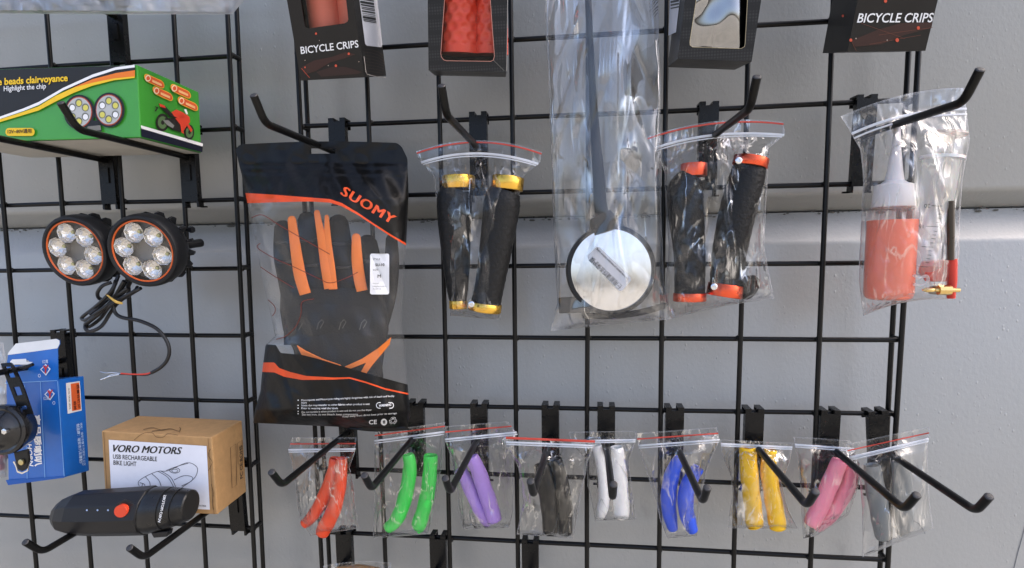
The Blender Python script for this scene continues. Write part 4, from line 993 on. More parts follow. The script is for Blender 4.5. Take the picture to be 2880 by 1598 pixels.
sets = [
 ('red', 'EA4E28', kR, .036, [(290, 375), (262, 480), (300, 640), (330, 850), (352, 1020), (440, 1168)], [(808, 375), (795, 500), (757, 620), (788, 760), (800, 900), (828, 1108)], (545, 490), ZIP(.065, .125),
  [[(640, 550, 50), (628, 640, 55), (585, 770, 58), (515, 920, 56), (448, 1020, 50), (392, 1072, 42)], [(690, 550, 46), (685, 700, 52), (652, 880, 58), (605, 1010, 62), (548, 1115, 62), (532, 1150, 54)]], FILM),
 ('green', '3FD957', kR, .018, [(960, 330), (957, 600), (955, 900), (945, 1190)], [(1525, 252), (1500, 600), (1442, 900), (1388, 1155)], (1298, 372), ZIP(.035, .085),
  [[(1228, 520, 48), (1243, 600, 55), (1225, 760, 60), (1182, 930, 60), (1125, 1050, 56), (1065, 1105, 46)], [(1410, 525, 58), (1405, 640, 58), (1388, 800, 60), (1355, 950, 60), (1315, 1075, 62), (1302, 1095, 58)]], FILM),
 ('purple', 'B58FDC', kP, .020, [(90, 285), (92, 400), (150, 560), (190, 800), (205, 1000), (240, 1115)], [(600, 245), (676, 345), (640, 480), (640, 700), (650, 950), (610, 1105)], (368, 395), ZIP(.055, .125),
  [[(215, 632, 50), (262, 720, 55), (330, 870, 56), (398, 1000, 55), (445, 1070, 42)], [(308, 540, 56), (358, 640, 62), (410, 790, 64), (458, 925, 64), (488, 1030, 60), (491, 1040, 58)]], FILM),
 ('black', '0C0C0C', kP, .044, [(582, 368), (590, 440), (680, 620), (722, 900), (668, 1158)], [(1302, 398), (1282, 462), (1235, 600), (1185, 850), (1142, 1090), (1125, 1190)], (938, 455), ZIP(.012, .055, r=.0013),
  [[(868, 600, 62), (892, 700, 72), (922, 860, 72), (936, 1000, 66), (942, 1135, 62)], [(985, 555, 52), (1012, 700, 68), (1042, 880, 74), (1056, 1040, 66), (1057, 1140, 60)]], FILM),
 ('white', 'F4F2EE', kP, .026, [(1085, 330), (1112, 425), (1232, 560), (1242, 760), (1295, 1000), (1300, 1050)], [(1635, 322), (1624, 420), (1570, 560), (1590, 780), (1612, 920), (1632, 1040)], (1395, 415), ZIP(0, .10, False),
  [[(1315, 445, 42), (1345, 560, 42), (1370, 720, 46), (1374, 870, 48), (1356, 980, 42), (1345, 1025, 26)], [(1475, 460, 56), (1490, 600, 62), (1505, 780, 66), (1515, 930, 66), (1515, 1000, 62), (1515, 1008, 60)]], FILM),
 ('blue', '2F58D8', kB, .024, [(90, 340), (105, 470), (180, 700), (250, 900), (282, 1050), (338, 1190)], [(735, 293), (756, 400), (650, 640), (605, 850), (585, 1050), (575, 1170)], (415, 455), ZIP(.055, .115),
  [[(430, 545, 44), (385, 640, 60), (352, 780, 66), (346, 930, 64), (365, 1050, 54), (382, 1115, 40)], [(582, 622, 52), (532, 700, 60), (490, 810, 66), (485, 950, 64), (515, 1065, 58), (542, 1130, 42)]], FILM_SOFT),
 ('yellow', 'FFC81C', kB, .018, [(762, 390), (790, 560), (850, 700), (850, 850), (822, 1108)], [(1352, 420), (1330, 560), (1262, 750), (1312, 950), (1388, 1112)], (1080, 440), ZIP(0, .05, False),
  [[(985, 460, 70), (992, 600, 74), (1010, 800, 74), (1030, 960, 74), (1040, 1070, 72), (1041, 1080, 70)], [(1165, 482, 56), (1152, 620, 70), (1176, 800, 72), (1205, 960, 75), (1225, 1085, 74), (1227, 1098, 70)]], FILM),
 ('pink', 'FF8FA8', kK, .016, [(148, 368), (180, 550), (205, 800), (212, 1020), (226, 1192)], [(602, 398), (682, 580), (682, 760), (600, 1000), (330, 1172)], (465, 470), ZIP(0, .08, False),
  [[(520, 565, 68), (472, 680, 74), (412, 820, 75), (345, 970, 74), (290, 1068, 68)], [(622, 610, 56), (590, 760, 70), (502, 920, 70), (405, 1045, 62), (335, 1115, 36)]], FILM_SOFT),
 ('grey', '7C8080', kK, .034, [(565, 430), (600, 520), (682, 700), (702, 950), (706, 1340)], [(1245, 288), (1230, 450), (1235, 720), (1252, 950), (1278, 1112)], (965, 490), ZIP(.06, .125, r=.0006, wr=.0016),
  [[(782, 605, 70), (802, 750, 84), (840, 950, 85), (860, 1100, 78), (868, 1185, 62)], [(1000, 570, 66), (1020, 700, 84), (1030, 900, 85), (1035, 1070, 76), (1030, 1150, 56)]], FILM_SOFT)]
for i, (nm, col, k, d, L, R, hg, zp, sl, fm) in enumerate(sets):
    m = silicone(nm, col)
    h = k([hg])[0]
    bag('clear zip bag holding the two %s lever covers' % nm, k(L), k(R), d, .0170, seed=i + 3, hang=h, zips=zp, mat=fm, creases=34, amp=.0015)
    for j, p in enumerate(sl):
        sleeve(k(p), d, m, '%s %s silicone lever cover in its clear bag' % (('left', 'right')[j], nm), 'silicone lever covers', dd=(.0035 if (j == 1) == (nm in ('red', 'purple', 'blue')) else -.0025) if nm in ('red', 'purple', 'black', 'blue', 'pink') else 0.0)

# ---- lock-on grips
def ring_ax(top, bot): return (bot - top).normalized()
GRIPK = pbr('grip rubber', (0.010, 0.010, 0.010), .5, spec=.35, bump=.9, bscale=260, bstretch=(1, 1, 1))
def lock_grip(label, prof, rings, d, ringmat, bolts=(), group=None):
    """prof: (u, v, r) px down the grip; rings: (u, v, r, tilt_x, height px)"""
    t = thing('handlebar_grip', label, 'grip', at(prof[-1][0], prof[-1][1], d), group)
    P = smooth_pts(prof, 10); k = mpp(d)
    vs = []; fs = []; n = 44
    for i, (u, v, r) in enumerate(P):
        c = at(u, v, d); a = at(*P[max(i-1, 0)][:2], d); b_ = at(*P[min(i+1, len(P)-1)][:2], d); tt = (b_ - a).normalized(); e1 = Vector((0, -1, 0)); e2 = tt.cross(e1)
        for q in range(n):
            an = 2 * math.pi * q / n
            kn = .00035 if ((q // 2 + i // 2) % 2 == 0) else 0.0     # knurled pattern
            vs.append(c + (e1 * math.cos(an) * .92 + e2 * math.sin(an)) * (r * rpp(u, v, d) - kn))
    m = len(P)
    for i in range(m - 1):
        for q in range(n): fs.append((i*n+q, i*n+(q+1) % n, (i+1)*n+(q+1) % n, (i+1)*n+q))
    fs += [tuple(range(n))[::-1], tuple((m-1)*n+q for q in range(n))]
    MB().add(vs, fs).build('rubber_sleeve', GRIPK, t, angle=30)
    for (u, v, r, tx, h) in rings:
        c = at(u, v, d); ax = Vector((tx, 0, -1)).normalized(); hh = h * k / 2; rr_ = r * rpp(u, v, d)
        MB().lathe(c, ax, [(-hh, rr_ * .80), (-hh, rr_ * .97), (-hh + .0006, rr_), (hh - .0006, rr_), (hh, rr_ * .97), (hh, rr_ * .80)], 40).build('clamp_ring', ringmat, t)
        MB().lathe(c, ax, [(-hh * .96, rr_ * .80), (-hh * .9, rr_ * .3), (-hh * .9, rr_ * .01)], 24).build('end_plug', BLACK_PLASTIC, t)
    for (u, v, dd) in bolts:
        bo = MB().lathe(at(u, v, d + dd), (0, -1, 0), [(0, .0030), (.0012, .0030), (.0016, .0024), (.0016, .0013), (.0004, .0012), (.0004, .0002)], 14).build('clamp_bolt', STEEL, t)
    return t
GOLD = pbr('gold anodised', (0.86, 0.52, 0.09), .24, metal=1.0, bump=.06, bscale=700, bstretch=(1, 1, .05))
ORAN = pbr('orange anodised', (0.85, 0.13, 0.06), .28, metal=1.0, bump=.06, bscale=700, bstretch=(1, 1, .05))
g1 = lambda L: [(983.9 + p[0] * .48808, 143.1 + p[1] * .48808) + tuple((q * .48808 if i == 0 else q) for i, q in enumerate(p[2:])) for p in L]
dg = .036
zg = [(.012, .0008, ZR, .0008), (.075, .0013, ZW, .0008), (.09, .0006, ZW, .0006)]
bag('clear zip bag holding two grips with gold clamp rings', g1([(130, 487), (140, 525), (222, 620), (230, 700), (250, 900), (298, 1150), (305, 1335)]), g1([(778, 490), (770, 545), (685, 610), (662, 700), (615, 980), (576, 1200), (562, 1358)]), dg, .021,
    M=g1([(450, 430), (450, 475), (445, 640), (445, 740), (432, 920), (432, 1160), (432, 1345)]), seed=31, hang=g1([(440, 470)])[0], zips=zg, creases=60, amp=.0019, cwidth=6, mat=film('grip bag film', haze=.010, gain=1.3, base=.02, bump=.3, bscale=80, stretch=(1, 1, .2)), vert=.95)
lock_grip('left black grip with gold clamp rings in clear bag', g1([(345, 684, 80), (328, 735, 92), (326, 830, 88), (331, 950, 80), (337, 1080, 69), (342, 1200, 55), (345, 1262, 44)]), [(*g1([(348, 648, 86)])[0], .0, 32), (*g1([(346, 1277, 47)])[0], .0, 21)], dg, GOLD, group='gold-ringed grips')
lock_grip('right black grip with gold clamp rings in clear bag', g1([(594, 690, 78), (574, 745, 95), (560, 850, 92), (541, 980, 86), (520, 1110, 79), (502, 1210, 76), (489, 1268, 78)]), [(*g1([(601, 652, 83)])[0], -.14, 32), (*g1([(484, 1290, 86)])[0], -.16, 22)], dg + .004, GOLD, bolts=[(*g1([(415, 1275)])[0], .022)], group='gold-ringed grips')
g2 = lambda L: [(1610 + p[0] * .56326, p[1] * .56326) + tuple((q * .56326 if i == 0 else q) for i, q in enumerate(p[2:])) for p in L]
do = .030
bag('clear zip bag holding two grips with orange clamp rings', g2([(28, 612), (70, 668), (108, 770), (112, 900), (130, 1100), (112, 1300), (125, 1430)]), g2([(638, 545), (646, 600), (576, 660), (572, 760), (560, 950), (552, 1100), (600, 1335)]), do, .021,
    M=g2([(335, 542), (330, 612), (330, 690), (330, 800), (330, 950), (325, 1150), (340, 1375)]), seed=47, hang=g2([(320, 620)])[0], zips=zg, creases=56, amp=.0019, cwidth=6, mat=film('grip bag film two', haze=.010, gain=1.3, base=.02, bump=.35, bscale=90, stretch=(1, 1, .3)), vert=.9)
lock_grip('left black grip with orange clamp rings in clear bag', g2([(238, 790, 58), (222, 812, 72), (202, 856, 84), (200, 920, 84), (212, 1020, 78), (222, 1150, 72), (222, 1260, 70), (222, 1310, 70)]), [(*g2([(240, 760, 60)])[0], .0, 30), (*g2([(222, 1327, 75)])[0], .0, 20)], do, ORAN, group='orange-ringed grips')
lock_grip('right black grip with orange clamp rings in clear bag', g2([(488, 745, 76), (480, 785, 82), (462, 850, 86), (435, 950, 86), (408, 1080, 82), (392, 1180, 78), (386, 1272, 76)]), [(*g2([(494, 724, 82)])[0], -.2, 22), (*g2([(380, 1297, 82)])[0], -.16, 30)], do + .004, ORAN, bolts=[(*g2([(440, 718)])[0], .022), (*g2([(330, 1281)])[0], .022)], group='orange-ringed grips')
ep = MB().lathe(at(*g2([(488, 1285)])[0], do + .004), (.45, -.6, -.3), [(-.006, .010), (-.001, .0125), (.002, .0118), (.0035, .0085), (.004, .001)], 24, cap=(True, True)).build('bar_end_plug', BLACK_PLASTIC)
tag(ep, 'black bar end plug at the bottom of the orange-ringed grip bag', 'end plug')

# ---- long glossy sleeve with round mirror
g3 = lambda L: [(1341.7 + p[0] * .6013, p[1] * .6013) + tuple((q * .6013 if i == 0 else q) for i, q in enumerate(p[2:])) for p in L]
dm = .030
bag('long glossy clear sleeve holding the round bicycle mirror', g3([(45, -70), (50, 100), (66, 400), (80, 700), (86, 1000), (100, 1260), (72, 1385)]), g3([(522, -70), (528, 200), (530, 500), (535, 800), (540, 1000), (550, 1200), (578, 1335)]), dm, .017, seed=61, zips=(), mat=FILM_LONG, creases=46, amp=.0030, nx=70, ny=110, cwidth=11, vert=1.0, top_flat=.02, name='plastic_sleeve', edge=.35)
mr = thing('bicycle_mirror', 'round bicycle mirror with black rim and grey stalk in long clear sleeve', 'mirror', at(*g3([(325, 1300)])[0], dm))
mc = at(*g3([(325, 1130)])[0], dm + .004); k_ = mpp(dm) * .6013
MN = Vector((.16, -1, .05)).normalized()
Rm_ = 184 * k_; Rg = 166 * k_
MB().lathe(mc, MN, [(-.012, Rm_ * .55), (-.010, Rm_ * .9), (-.004, Rm_), (.002, Rm_ * 1.0), (.0045, Rm_ * .985), (.0045, Rg * 1.005), (.002, Rg)], 64, cap=(True, False)).build('rim', BLACK_PLASTIC, mr)
MB().lathe(mc, MN, [(.0022, Rg)] + [(.0022 + .0011 * (1 - (f / 10) ** 2), Rg * f / 10) for f in range(9, 0, -1)] + [(.0033, .0003)], 64).build('glass', pbr('mirror glass', (.84, .83, .81), .10, metal=1.0, bump=.10, bscale=30), mr)
MLm = lambda k: (lambda u, v: on(u, v, (mc + MN * (.0040 + .0002 * k), MN)))
lab = g3([(228, 1068), (262, 1034), (276, 1034), (406, 1160), (408, 1174), (372, 1216), (358, 1216), (232, 1086)])
decal('label_sticker', lab, MLm(0), ink('mirror sticker', 'D8DAE0'), mr)
lettering('remove plastic protection before using', g3([(400, 1164)])[0], (-79, -77), (-5, 5.2), MLm(1), BLACK_INK, mr, bold=.02)
lettering('使用前请撕去保护膜', g3([(374, 1196)])[0], (-76, -74), (-10, 10), MLm(1), BLACK_INK, mr, bold=.01)
STALK = pbr('dark grey stalk', (.012, .0115, .011), .45, spec=.3)
P = smooth_pts(g3([(228, -40, 17), (236, 150, 17), (248, 380, 19), (262, 600, 26), (275, 760, 32), (280, 850, 34), (292, 925, 38)]), 8)
MB().tube([at(u, v, dm) for u, v, r in P], [r * mpp(dm) * .78 for u, v, r in P], 16).build('stalk', STALK, mr)
MB().tube([at(*p, dm) for p in g3([(278, 900), (292, 930), (305, 970)])], [.011, .0145, .016], 18, flat=.7).build('neck', BLACK_PLASTIC, mr)
MB().prism([at(*p, dm + .004) for p in g3([(105, 1247), (225, 1240), (245, 1300), (225, 1308), (108, 1312)])], Vector((0, .008, 0))).build('clamp', BLACK_RUBBER, mr, smooth=False, bevel=.0008)
top = smooth_pts(g3([(205, 1308), (300, 1316), (380, 1310), (460, 1295), (555, 1268)]), 5); bot = smooth_pts(g3([(207, 1332), (300, 1336), (390, 1330), (470, 1316), (552, 1292)]), 5)
MB().prism([at(*p, dm + .002) for p in top] + [at(*p, dm + .002) for p in bot[::-1]], Vector((0, .010, 0))).build('strap', BLACK_RUBBER, mr, smooth=False, bevel=.0006)

# ---- brake bleed kit
g4 = lambda L: [(2039.4 + p[0] * .5884, p[1] * .5884) + tuple((q * .5884 if i == 0 else q) for i, q in enumerate(p[2:])) for p in L]
db = .050; kb = mpp(db) * .5884
bag('clear zip bag with the orange fluid bottle and syringe', g4([(128, 498), (166, 560), (212, 640), (226, 780), (214, 950), (206, 1200), (224, 1352)]), g4([(655, 376), (682, 600), (652, 760), (642, 900), (636, 1100), (622, 1240), (608, 1282)]), db, .028, M=g4([(400, 405), (410, 470), (420, 640), (425, 780), (420, 950), (420, 1150), (410, 1292)]),
    seed=83, hang=g4([(455, 515)])[0], zips=[(.10, .0013, ZW, .0008), (.125, .0009, ZW, .0006)], creases=54, amp=.0022, cwidth=7, mat=film('kit bag film', haze=.045, gain=1.2, base=.02, crease=.4, bump=.35, bscale=80), top_flat=.2)
bt = thing('fluid_bottle', 'small bottle of orange fluid with pointed white nozzle', 'bottle', at(*g4([(330, 1285)])[0], db))
def trans(name, col, alpha, rough=.15):
    m, nt, out = _nt(name); b = N(nt, 'ShaderNodeBsdfPrincipled', Roughness=rough); b.inputs['Base Color'].default_value = (*lin(col), 1); b.inputs['Subsurface Weight'].default_value = .3; b.inputs['Subsurface Scale'].default_value = .004
    t_ = N(nt, 'ShaderNodeBsdfTransparent'); x = N(nt, 'ShaderNodeMixShader'); x.inputs[0].default_value = alpha
    nt.links.new(t_.outputs[0], x.inputs[1]); nt.links.new(b.outputs[0], x.inputs[2]); nt.links.new(x.outputs[0], out.inputs['Surface']); return m
bc = at(*g4([(330, 1280)])[0], db); up3 = Vector((0.0, 0, 1)); H = lambda y: (1280 - y) * kb
R0 = 112 * .5884 * rpp(2233, 650, db)
MB().lathe(bc, up3, [(0, R0 * .75), (H(1272), R0 * .93), (H(1255), R0), (H(1010), R0), (H(968), R0), (H(966), R0 * .02)], 40, cap=(True, False)).build('fluid', pbr('orange fluid', 'FF7C5A', .2, sss=.25), bt)
MB().lathe(bc, up3, [(-.0006, R0 * .76), (H(1274), R0 * .95), (H(1256), R0 * 1.02), (H(960), R0 * 1.02), (H(930), R0 * .99), (H(915), R0 * .86), (H(905), R0 * .80)], 40).build('bottle_wall', trans('frosted bottle', 'F0C0B0', .16), bt)
WPL = pbr('white plastic', 'E4DEDC', .35, sss=.2)
MB().lathe(bc, up3, [(H(918), R0 * .84), (H(915), R0 * .86), (H(850), R0 * .80), (H(832), R0 * .78), (H(826), R0 * .55), (H(815), R0 * .38), (H(770), R0 * .30), (H(700), R0 * .20), (H(620), R0 * .13), (H(585), R0 * .11), (H(582), R0 * .02)], 32).build('nozzle_cap', WPL, bt)
sy = thing('syringe', 'clear plastic syringe with scale marks beside the fluid bottle', 'syringe', at(*g4([(480, 1185)])[0], db))
s0, s1 = at(*g4([(568, 640)])[0], db + .004), at(*g4([(478, 1180)])[0], db + .004); sax = (s1 - s0).normalized(); sl_ = (s1 - s0).length
CLEARP = trans('clear plastic', 'E4E4E2', .30, .1)
MB().lathe(s0, sax, [(0.008, 62 * kb), (sl_ * .92, 58 * kb), (sl_ * .96, 40 * kb), (sl_, 18 * kb)], 32).build('barrel', CLEARP, sy)
MB().lathe(s0, sax, [(.006, 62 * kb), (.006, 74 * kb), (.0085, 74 * kb), (.0085, 62 * kb)], 28).build('flange', trans('flange', 'ECEEF0', .75), sy)
MB().lathe(s0, sax, [(-.014, 68 * kb), (-.012, 70 * kb), (-.011, 30 * kb), (sl_ * .2, 26 * kb), (sl_ * .55, 30 * kb), (sl_ * .56, 50 * kb), (sl_ * .6, 54 * kb)], 24, cap=(True, True)).build('plunger', trans('plunger', 'D9CFC2', .4), sy)
SYm = lambda u, v: at(u, v, db + .004 + 60 * kb)
BK2 = ink('scale ink', '1C1C1C')
for (x, y, w) in [(517, 880, 52), (548, 898, 16), (544, 915, 16), (540, 932, 16), (536, 950, 16), (495, 968, 52), (524, 988, 18), (520, 1004, 18), (516, 1020, 18), (512, 1038, 18), (474, 1055, 50), (502, 1072, 18), (498, 1090, 18), (494, 1106, 18), (490, 1122, 18), (462, 1140, 40)]:
    line_px('scale_mark', g4([(x, y), (x + w, y + 2)]), 1.5, SYm, BK2, sy)
lettering('20', g4([(511, 872)])[0], (-15, 0), (0, 10), SYm, BK2, sy)
lettering('15', g4([(482, 961)])[0], (-12, 0), (0, 9), SYm, BK2, sy)
MB().tube([at(u, v, db + .016) for u, v in g4([(598, 860), (599, 1000), (598, 1112)])], 12.5 * kb, 12).build('tube', pbr('dark hose', (.05, .035, .02), .3), sy)['label'] = 'dark brown hose standing upright'
fit = thing('bleed_fitting', 'red plastic bleed block with brass fitting at the bag bottom', 'fitting', at(*g4([(560, 1270)])[0], db))
REDP = pbr('red plastic', 'CE3A28', .4, sss=.1)
MB().prism([at(u, v, db + .012) for u, v in g4([(505, 1118), (590, 1112), (592, 1205), (520, 1205), (488, 1165)])], Vector((0, .012, 0))).build('block', REDP, fit, smooth=False, bevel=.0012)
MB().tube([at(u, v, db + .012) for u, v in g4([(602, 1108), (603, 1200), (600, 1276)])], [19 * kb, 18 * kb, 14 * kb], 14).build('pin', REDP, fit)
BRASS = pbr('brass fitting', (.78, .56, .22), .22, metal=1.0)
f0 = at(*g4([(478, 1240)])[0], db + .02)
MB().lathe(f0, (1, 0, -.01), [(0, 4 * kb), (.003, 9 * kb), (.008, 9 * kb), (.010, 6 * kb), (55 * kb, 8 * kb), (55 * kb, 19 * kb), (98 * kb, 19 * kb), (98 * kb, 9 * kb), (130 * kb, 8 * kb)], 8, cap=(True, True)).build('brass_nipple', BRASS, fit, angle=20)
MB().lathe(f0 + Vector((55 * kb, .012, -.001)), (1, 0, -.05), [(0, 15 * kb), (.004, 17 * kb), (.014, 15 * kb)], 12, cap=(True, True)).build('dark_nipple', pbr('dark brass', (.18, .13, .06), .4, metal=1), fit)
MB().tube([at(u, v, db + .018) for u, v in smooth_pts(g4([(440, 1175), (462, 1190), (495, 1180), (500, 1205), (470, 1222), (440, 1215)]), 5)], 6 * kb, 8).build('clear_hose', CLEARP, fit)

# ---- bags cut by the frame
bag('grey translucent bag hanging above the green lamp box', [(-120, -110), (-120, -40), (-118, 34)], [(640, -110), (622, -10), (585, 36)], .085, .020, seed=91, mat=FILM_MILK, creases=40, amp=.003, name='plastic_bag', cat='bag', vert=.3, back_k=1.0, M=[(260, -110), (260, -40), (262, 36)])
pk = MB(); pk.prism([at(u, v, .09) for u, v in [(-110, -90), (285, -90), (292, -10), (270, 8), (-110, 16)]], Vector((0, .02, 0)))
tag(pk.build('packed_part', pbr('dark packed part', (.05, .055, .065), .5), smooth=False, bevel=.003), 'dark part inside the grey bag at the top left', 'part')
bag('clear bag at the left edge behind the horn box', [(-90, 850), (-90, 1000), (-90, 1215)], [(8, 862), (24, 960), (22, 1100), (16, 1200)], .030, .012, seed=95, mat=FILM_MILK, creases=30, amp=.002, name='plastic_bag')
rp = MB()
for k in range(5): rp.lathe(at(-6 + 6 * (k % 3), 1110 + 16 * k, .032), (0, -1, .2), [(-.003, .001), (-.003, .0045), (.003, .0045), (.003, .001)], 12)
tag(rp.build('red_ring', pbr('dull red', 'B4483E', .5)), 'red ringed part in the bag at the left edge', 'part')
bag('small crinkled clear bag cut off by the bottom edge', [(812, 1424), (818, 1450), (820, 1560)], [(984, 1417), (975, 1450), (970, 1560)], .040, .012, seed=99, mat=FILM, creases=44, amp=.0024, M=[(900, 1413), (898, 1452), (895, 1560)])
bp2 = MB().tube([at(u, v, .04) for u, v in [(850, 1440), (900, 1434), (950, 1442)]], .006, 12); tag(bp2.build('brown_part', pbr('tan part', '8A6A45', .5)), 'tan part inside the small bag at the bottom edge', 'part')
# ------------------------------------------------------------------ printed glove pouch and glove
GD = .052
gl_ = [(592, 364), (598, 400), (608, 440), (620, 500), (640, 600), (664, 720), (684, 806), (692, 845), (668, 868), (660, 930), (655, 985), (642, 1030), (637, 1064)]
gr_ = [(1012, 360), (1025, 400), (1028, 490), (1022, 610), (1016, 700), (1010, 800), (1018, 860), (1027, 985), (1032, 1040), (1026, 1082)]
NX, NY = 110, 170
def _edges():
    vs = np.linspace(0, 1, NY + 1)
    Lp = np.array(gl_); Rp = np.array(gr_)
    dl = np.r_[0, np.cumsum(np.abs(np.diff(Lp[:, 1])) + .01)]; dr = np.r_[0, np.cumsum(np.abs(np.diff(Rp[:, 1])) + .01)]
    l = np.stack([np.interp(vs * dl[-1], dl, Lp[:, 0]), np.interp(vs * dl[-1], dl, Lp[:, 1])], 1); r = np.stack([np.interp(vs * dr[-1], dr, Rp[:, 0]), np.interp(vs * dr[-1], dr, Rp[:, 1])], 1)
    return l, r
GLe, GRe = _edges()
def gdepth(u, v):
    """front of the pouch: bulge over the glove, flat header"""
    uu = np.asarray(u, float); vv = np.asarray(v, float)
    l = np.interp(vv, GLe[:, 1], GLe[:, 0]); r = np.interp(vv, GRe[:, 1], GRe[:, 0]); s = np.clip((uu - l) / np.maximum(r - l, 1), 0, 1)
    p = np.clip((vv - 410) / 90, 0, 1) * np.clip((1075 - vv) / 45, 0, 1) ** .6
    b = .0315 * np.sin(np.pi * s) ** .5 * p
    w = .0016 * np.sin(uu * .045 + vv * .02) * np.sin(vv * .03 + 1) + .0010 * np.sin(uu * .11 - vv * .05) * np.sin(vv * .017) + .0013 * np.exp(-np.abs(uu - 985 + (vv - 700) * .05) / 9) * np.clip((vv - 560) / 80, 0, 1) - .0016 * np.exp(-np.abs(uu - 705 - (vv - 900) * .3) / 8) * np.clip((vv - 830) / 60, 0, 1)
    for (x0, y0, a, k) in ((930, 470, .9, .0022), (860, 520, .6, .0015), (700, 470, 1.9, .0018), (780, 1010, .5, .0016), (960, 760, 1.2, .0022), (900, 720, .4, .0016), (740, 900, .9, .0018), (990, 900, 1.5, .002), (680, 640, 1.4, .0014)):
        al = (uu - x0) * math.cos(a) + (vv - y0) * math.sin(a); pe = -(uu - x0) * math.sin(a) + (vv - y0) * math.cos(a)
        w = w + k * np.exp(-np.abs(pe) / 9) * np.exp(-(al / 70) ** 2)
    # zip ridges under the header
    w = w + .0012 * (np.exp(-((vv - 418 - (uu - 800) * .01) / 4) ** 2) + np.exp(-((vv - 436 - (uu - 800) * .01) / 4) ** 2))
    return GD + b + w * np.clip(np.minimum(s, 1 - s) / .05, .15, 1)
TOPA = [(590, 484), (640, 487), (690, 490), (780, 497), (830, 501), (860, 511), (900, 535), (940, 562), (980, 588), (1035, 620)]
TOPB = [(590, 512), (640, 511), (690, 509), (780, 507), (830, 510), (860, 519), (900, 541), (940, 567), (980, 593), (1035, 626)]
BOTA = [(640, 864), (694, 868), (706, 888), (760, 893), (800, 903), (860, 921), (900, 933), (960, 950), (1035, 970)]
BOTB = [(640, 912), (690, 912), (702, 926), (730, 936), (770, 946), (840, 950), (880, 949), (920, 960), (970, 977), (1035, 991)]
BOTC = [(640, 935), (690, 937), (715, 948), (760, 956), (840, 955), (880, 953), (920, 964), (970, 981), (1035, 995)]
def pouch_mat():
    m, nt, out = _nt('printed pouch film')
    def at_(n):
        a = N(nt, 'ShaderNodeAttribute'); a.attribute_name = n; g_ = N(nt, 'ShaderNodeMath', operation='GREATER_THAN'); g_.inputs[1].default_value = 0; nt.links.new(a.outputs['Fac'], g_.inputs[0]); return g_.outputs[0]
    tc = N(nt, 'ShaderNodeTexCoord'); nz = N(nt, 'ShaderNodeTexNoise', Scale=38.0, Detail=3.0); nt.links.new(tc.outputs['Object'], nz.inputs['Vector'])
    bp = N(nt, 'ShaderNodeBump', Strength=.5, Distance=.004); nt.links.new(nz.outputs['Fac'], bp.inputs['Height'])
    pr_ = N(nt, 'ShaderNodeBsdfPrincipled', Roughness=.30); pr_.inputs['Specular IOR Level'].default_value = .25; nt.links.new(bp.outputs[0], pr_.inputs['Normal'])
    mx = N(nt, 'ShaderNodeMix'); mx.data_type = 'RGBA'; mx.inputs['A'].default_value = (.006, .006, .006, 1); mx.inputs['B'].default_value = (*lin('E8552A'), 1); nt.links.new(mx.outputs['Result'], pr_.inputs['Base Color'])
    # orange between a and b, or between b2 and c2
    def sub(x, y):
        s_ = N(nt, 'ShaderNodeMath', operation='SUBTRACT'); s_.use_clamp = True; nt.links.new(x, s_.inputs[0]); nt.links.new(y, s_.inputs[1]); return s_.outputs[0]
    ta, tb, ba, bb_, bc_ = at_('ta'), at_('tb'), at_('ba'), at_('bb'), at_('bc')
    o_ = N(nt, 'ShaderNodeMath', operation='ADD'); o_.use_clamp = True; nt.links.new(sub(ta, tb), o_.inputs[0]); nt.links.new(sub(bb_, bc_), o_.inputs[1]); nt.links.new(o_.outputs[0], mx.inputs['Factor'])
    win = sub(tb, ba)
    # frosted clear window
    tr = N(nt, 'ShaderNodeBsdfTransparent'); df = N(nt, 'ShaderNodeBsdfDiffuse'); df.inputs['Color'].default_value = (.62, .61, .58, 1)
    gl = N(nt, 'ShaderNodeBsdfGlossy', Roughness=.18); nt.links.new(bp.outputs[0], gl.inputs['Normal'])
    m1 = N(nt, 'ShaderNodeMixShader'); m1.inputs[0].default_value = .045; nt.links.new(tr.outputs[0], m1.inputs[1]); nt.links.new(df.outputs[0], m1.inputs[2])
    lw = N(nt, 'ShaderNodeLayerWeight', Blend=.5); nt.links.new(bp.outputs[0], lw.inputs['Normal']); pw = N(nt, 'ShaderNodeMath', operation='POWER'); pw.inputs[1].default_value = 3.0; nt.links.new(lw.outputs['Facing'], pw.inputs[0]); mu = N(nt, 'ShaderNodeMath', operation='MULTIPLY_ADD'); mu.inputs[1].default_value = .8; mu.inputs[2].default_value = .018; nt.links.new(pw.outputs[0], mu.inputs[0])
    m2 = N(nt, 'ShaderNodeMixShader'); nt.links.new(mu.outputs[0], m2.inputs[0]); nt.links.new(m1.outputs[0], m2.inputs[1]); nt.links.new(gl.outputs[0], m2.inputs[2])
    m3 = N(nt, 'ShaderNodeMixShader'); nt.links.new(win, m3.inputs[0]); nt.links.new(pr_.outputs[0], m3.inputs[1]); nt.links.new(m2.outputs[0], m3.inputs[2])
    nt.links.new(m3.outputs[0], out.inputs['Surface']); return m
PM = pouch_mat()
gp = thing('glove_pouch', 'black and clear printed pouch with orange stripes holding a glove', 'pouch', at(835, 1070, GD))
sg = np.linspace(0, 1, NX + 1)[None, :]
Ug = GLe[:, None, 0] * (1 - sg) + GRe[:, None, 0] * sg; Vg = GLe[:, None, 1] * (1 - sg) + GRe[:, None, 1] * sg
tt_ = np.linspace(0, 1, NY + 1)[:, None]
Vg = Vg - 6 * np.sin(np.pi * sg) * (1 - tt_) ** 6 + np.where(sg > .55, 8 * np.sin(np.pi * np.clip((sg - .55) / .45, 0, 1)), 0) * tt_ ** 8
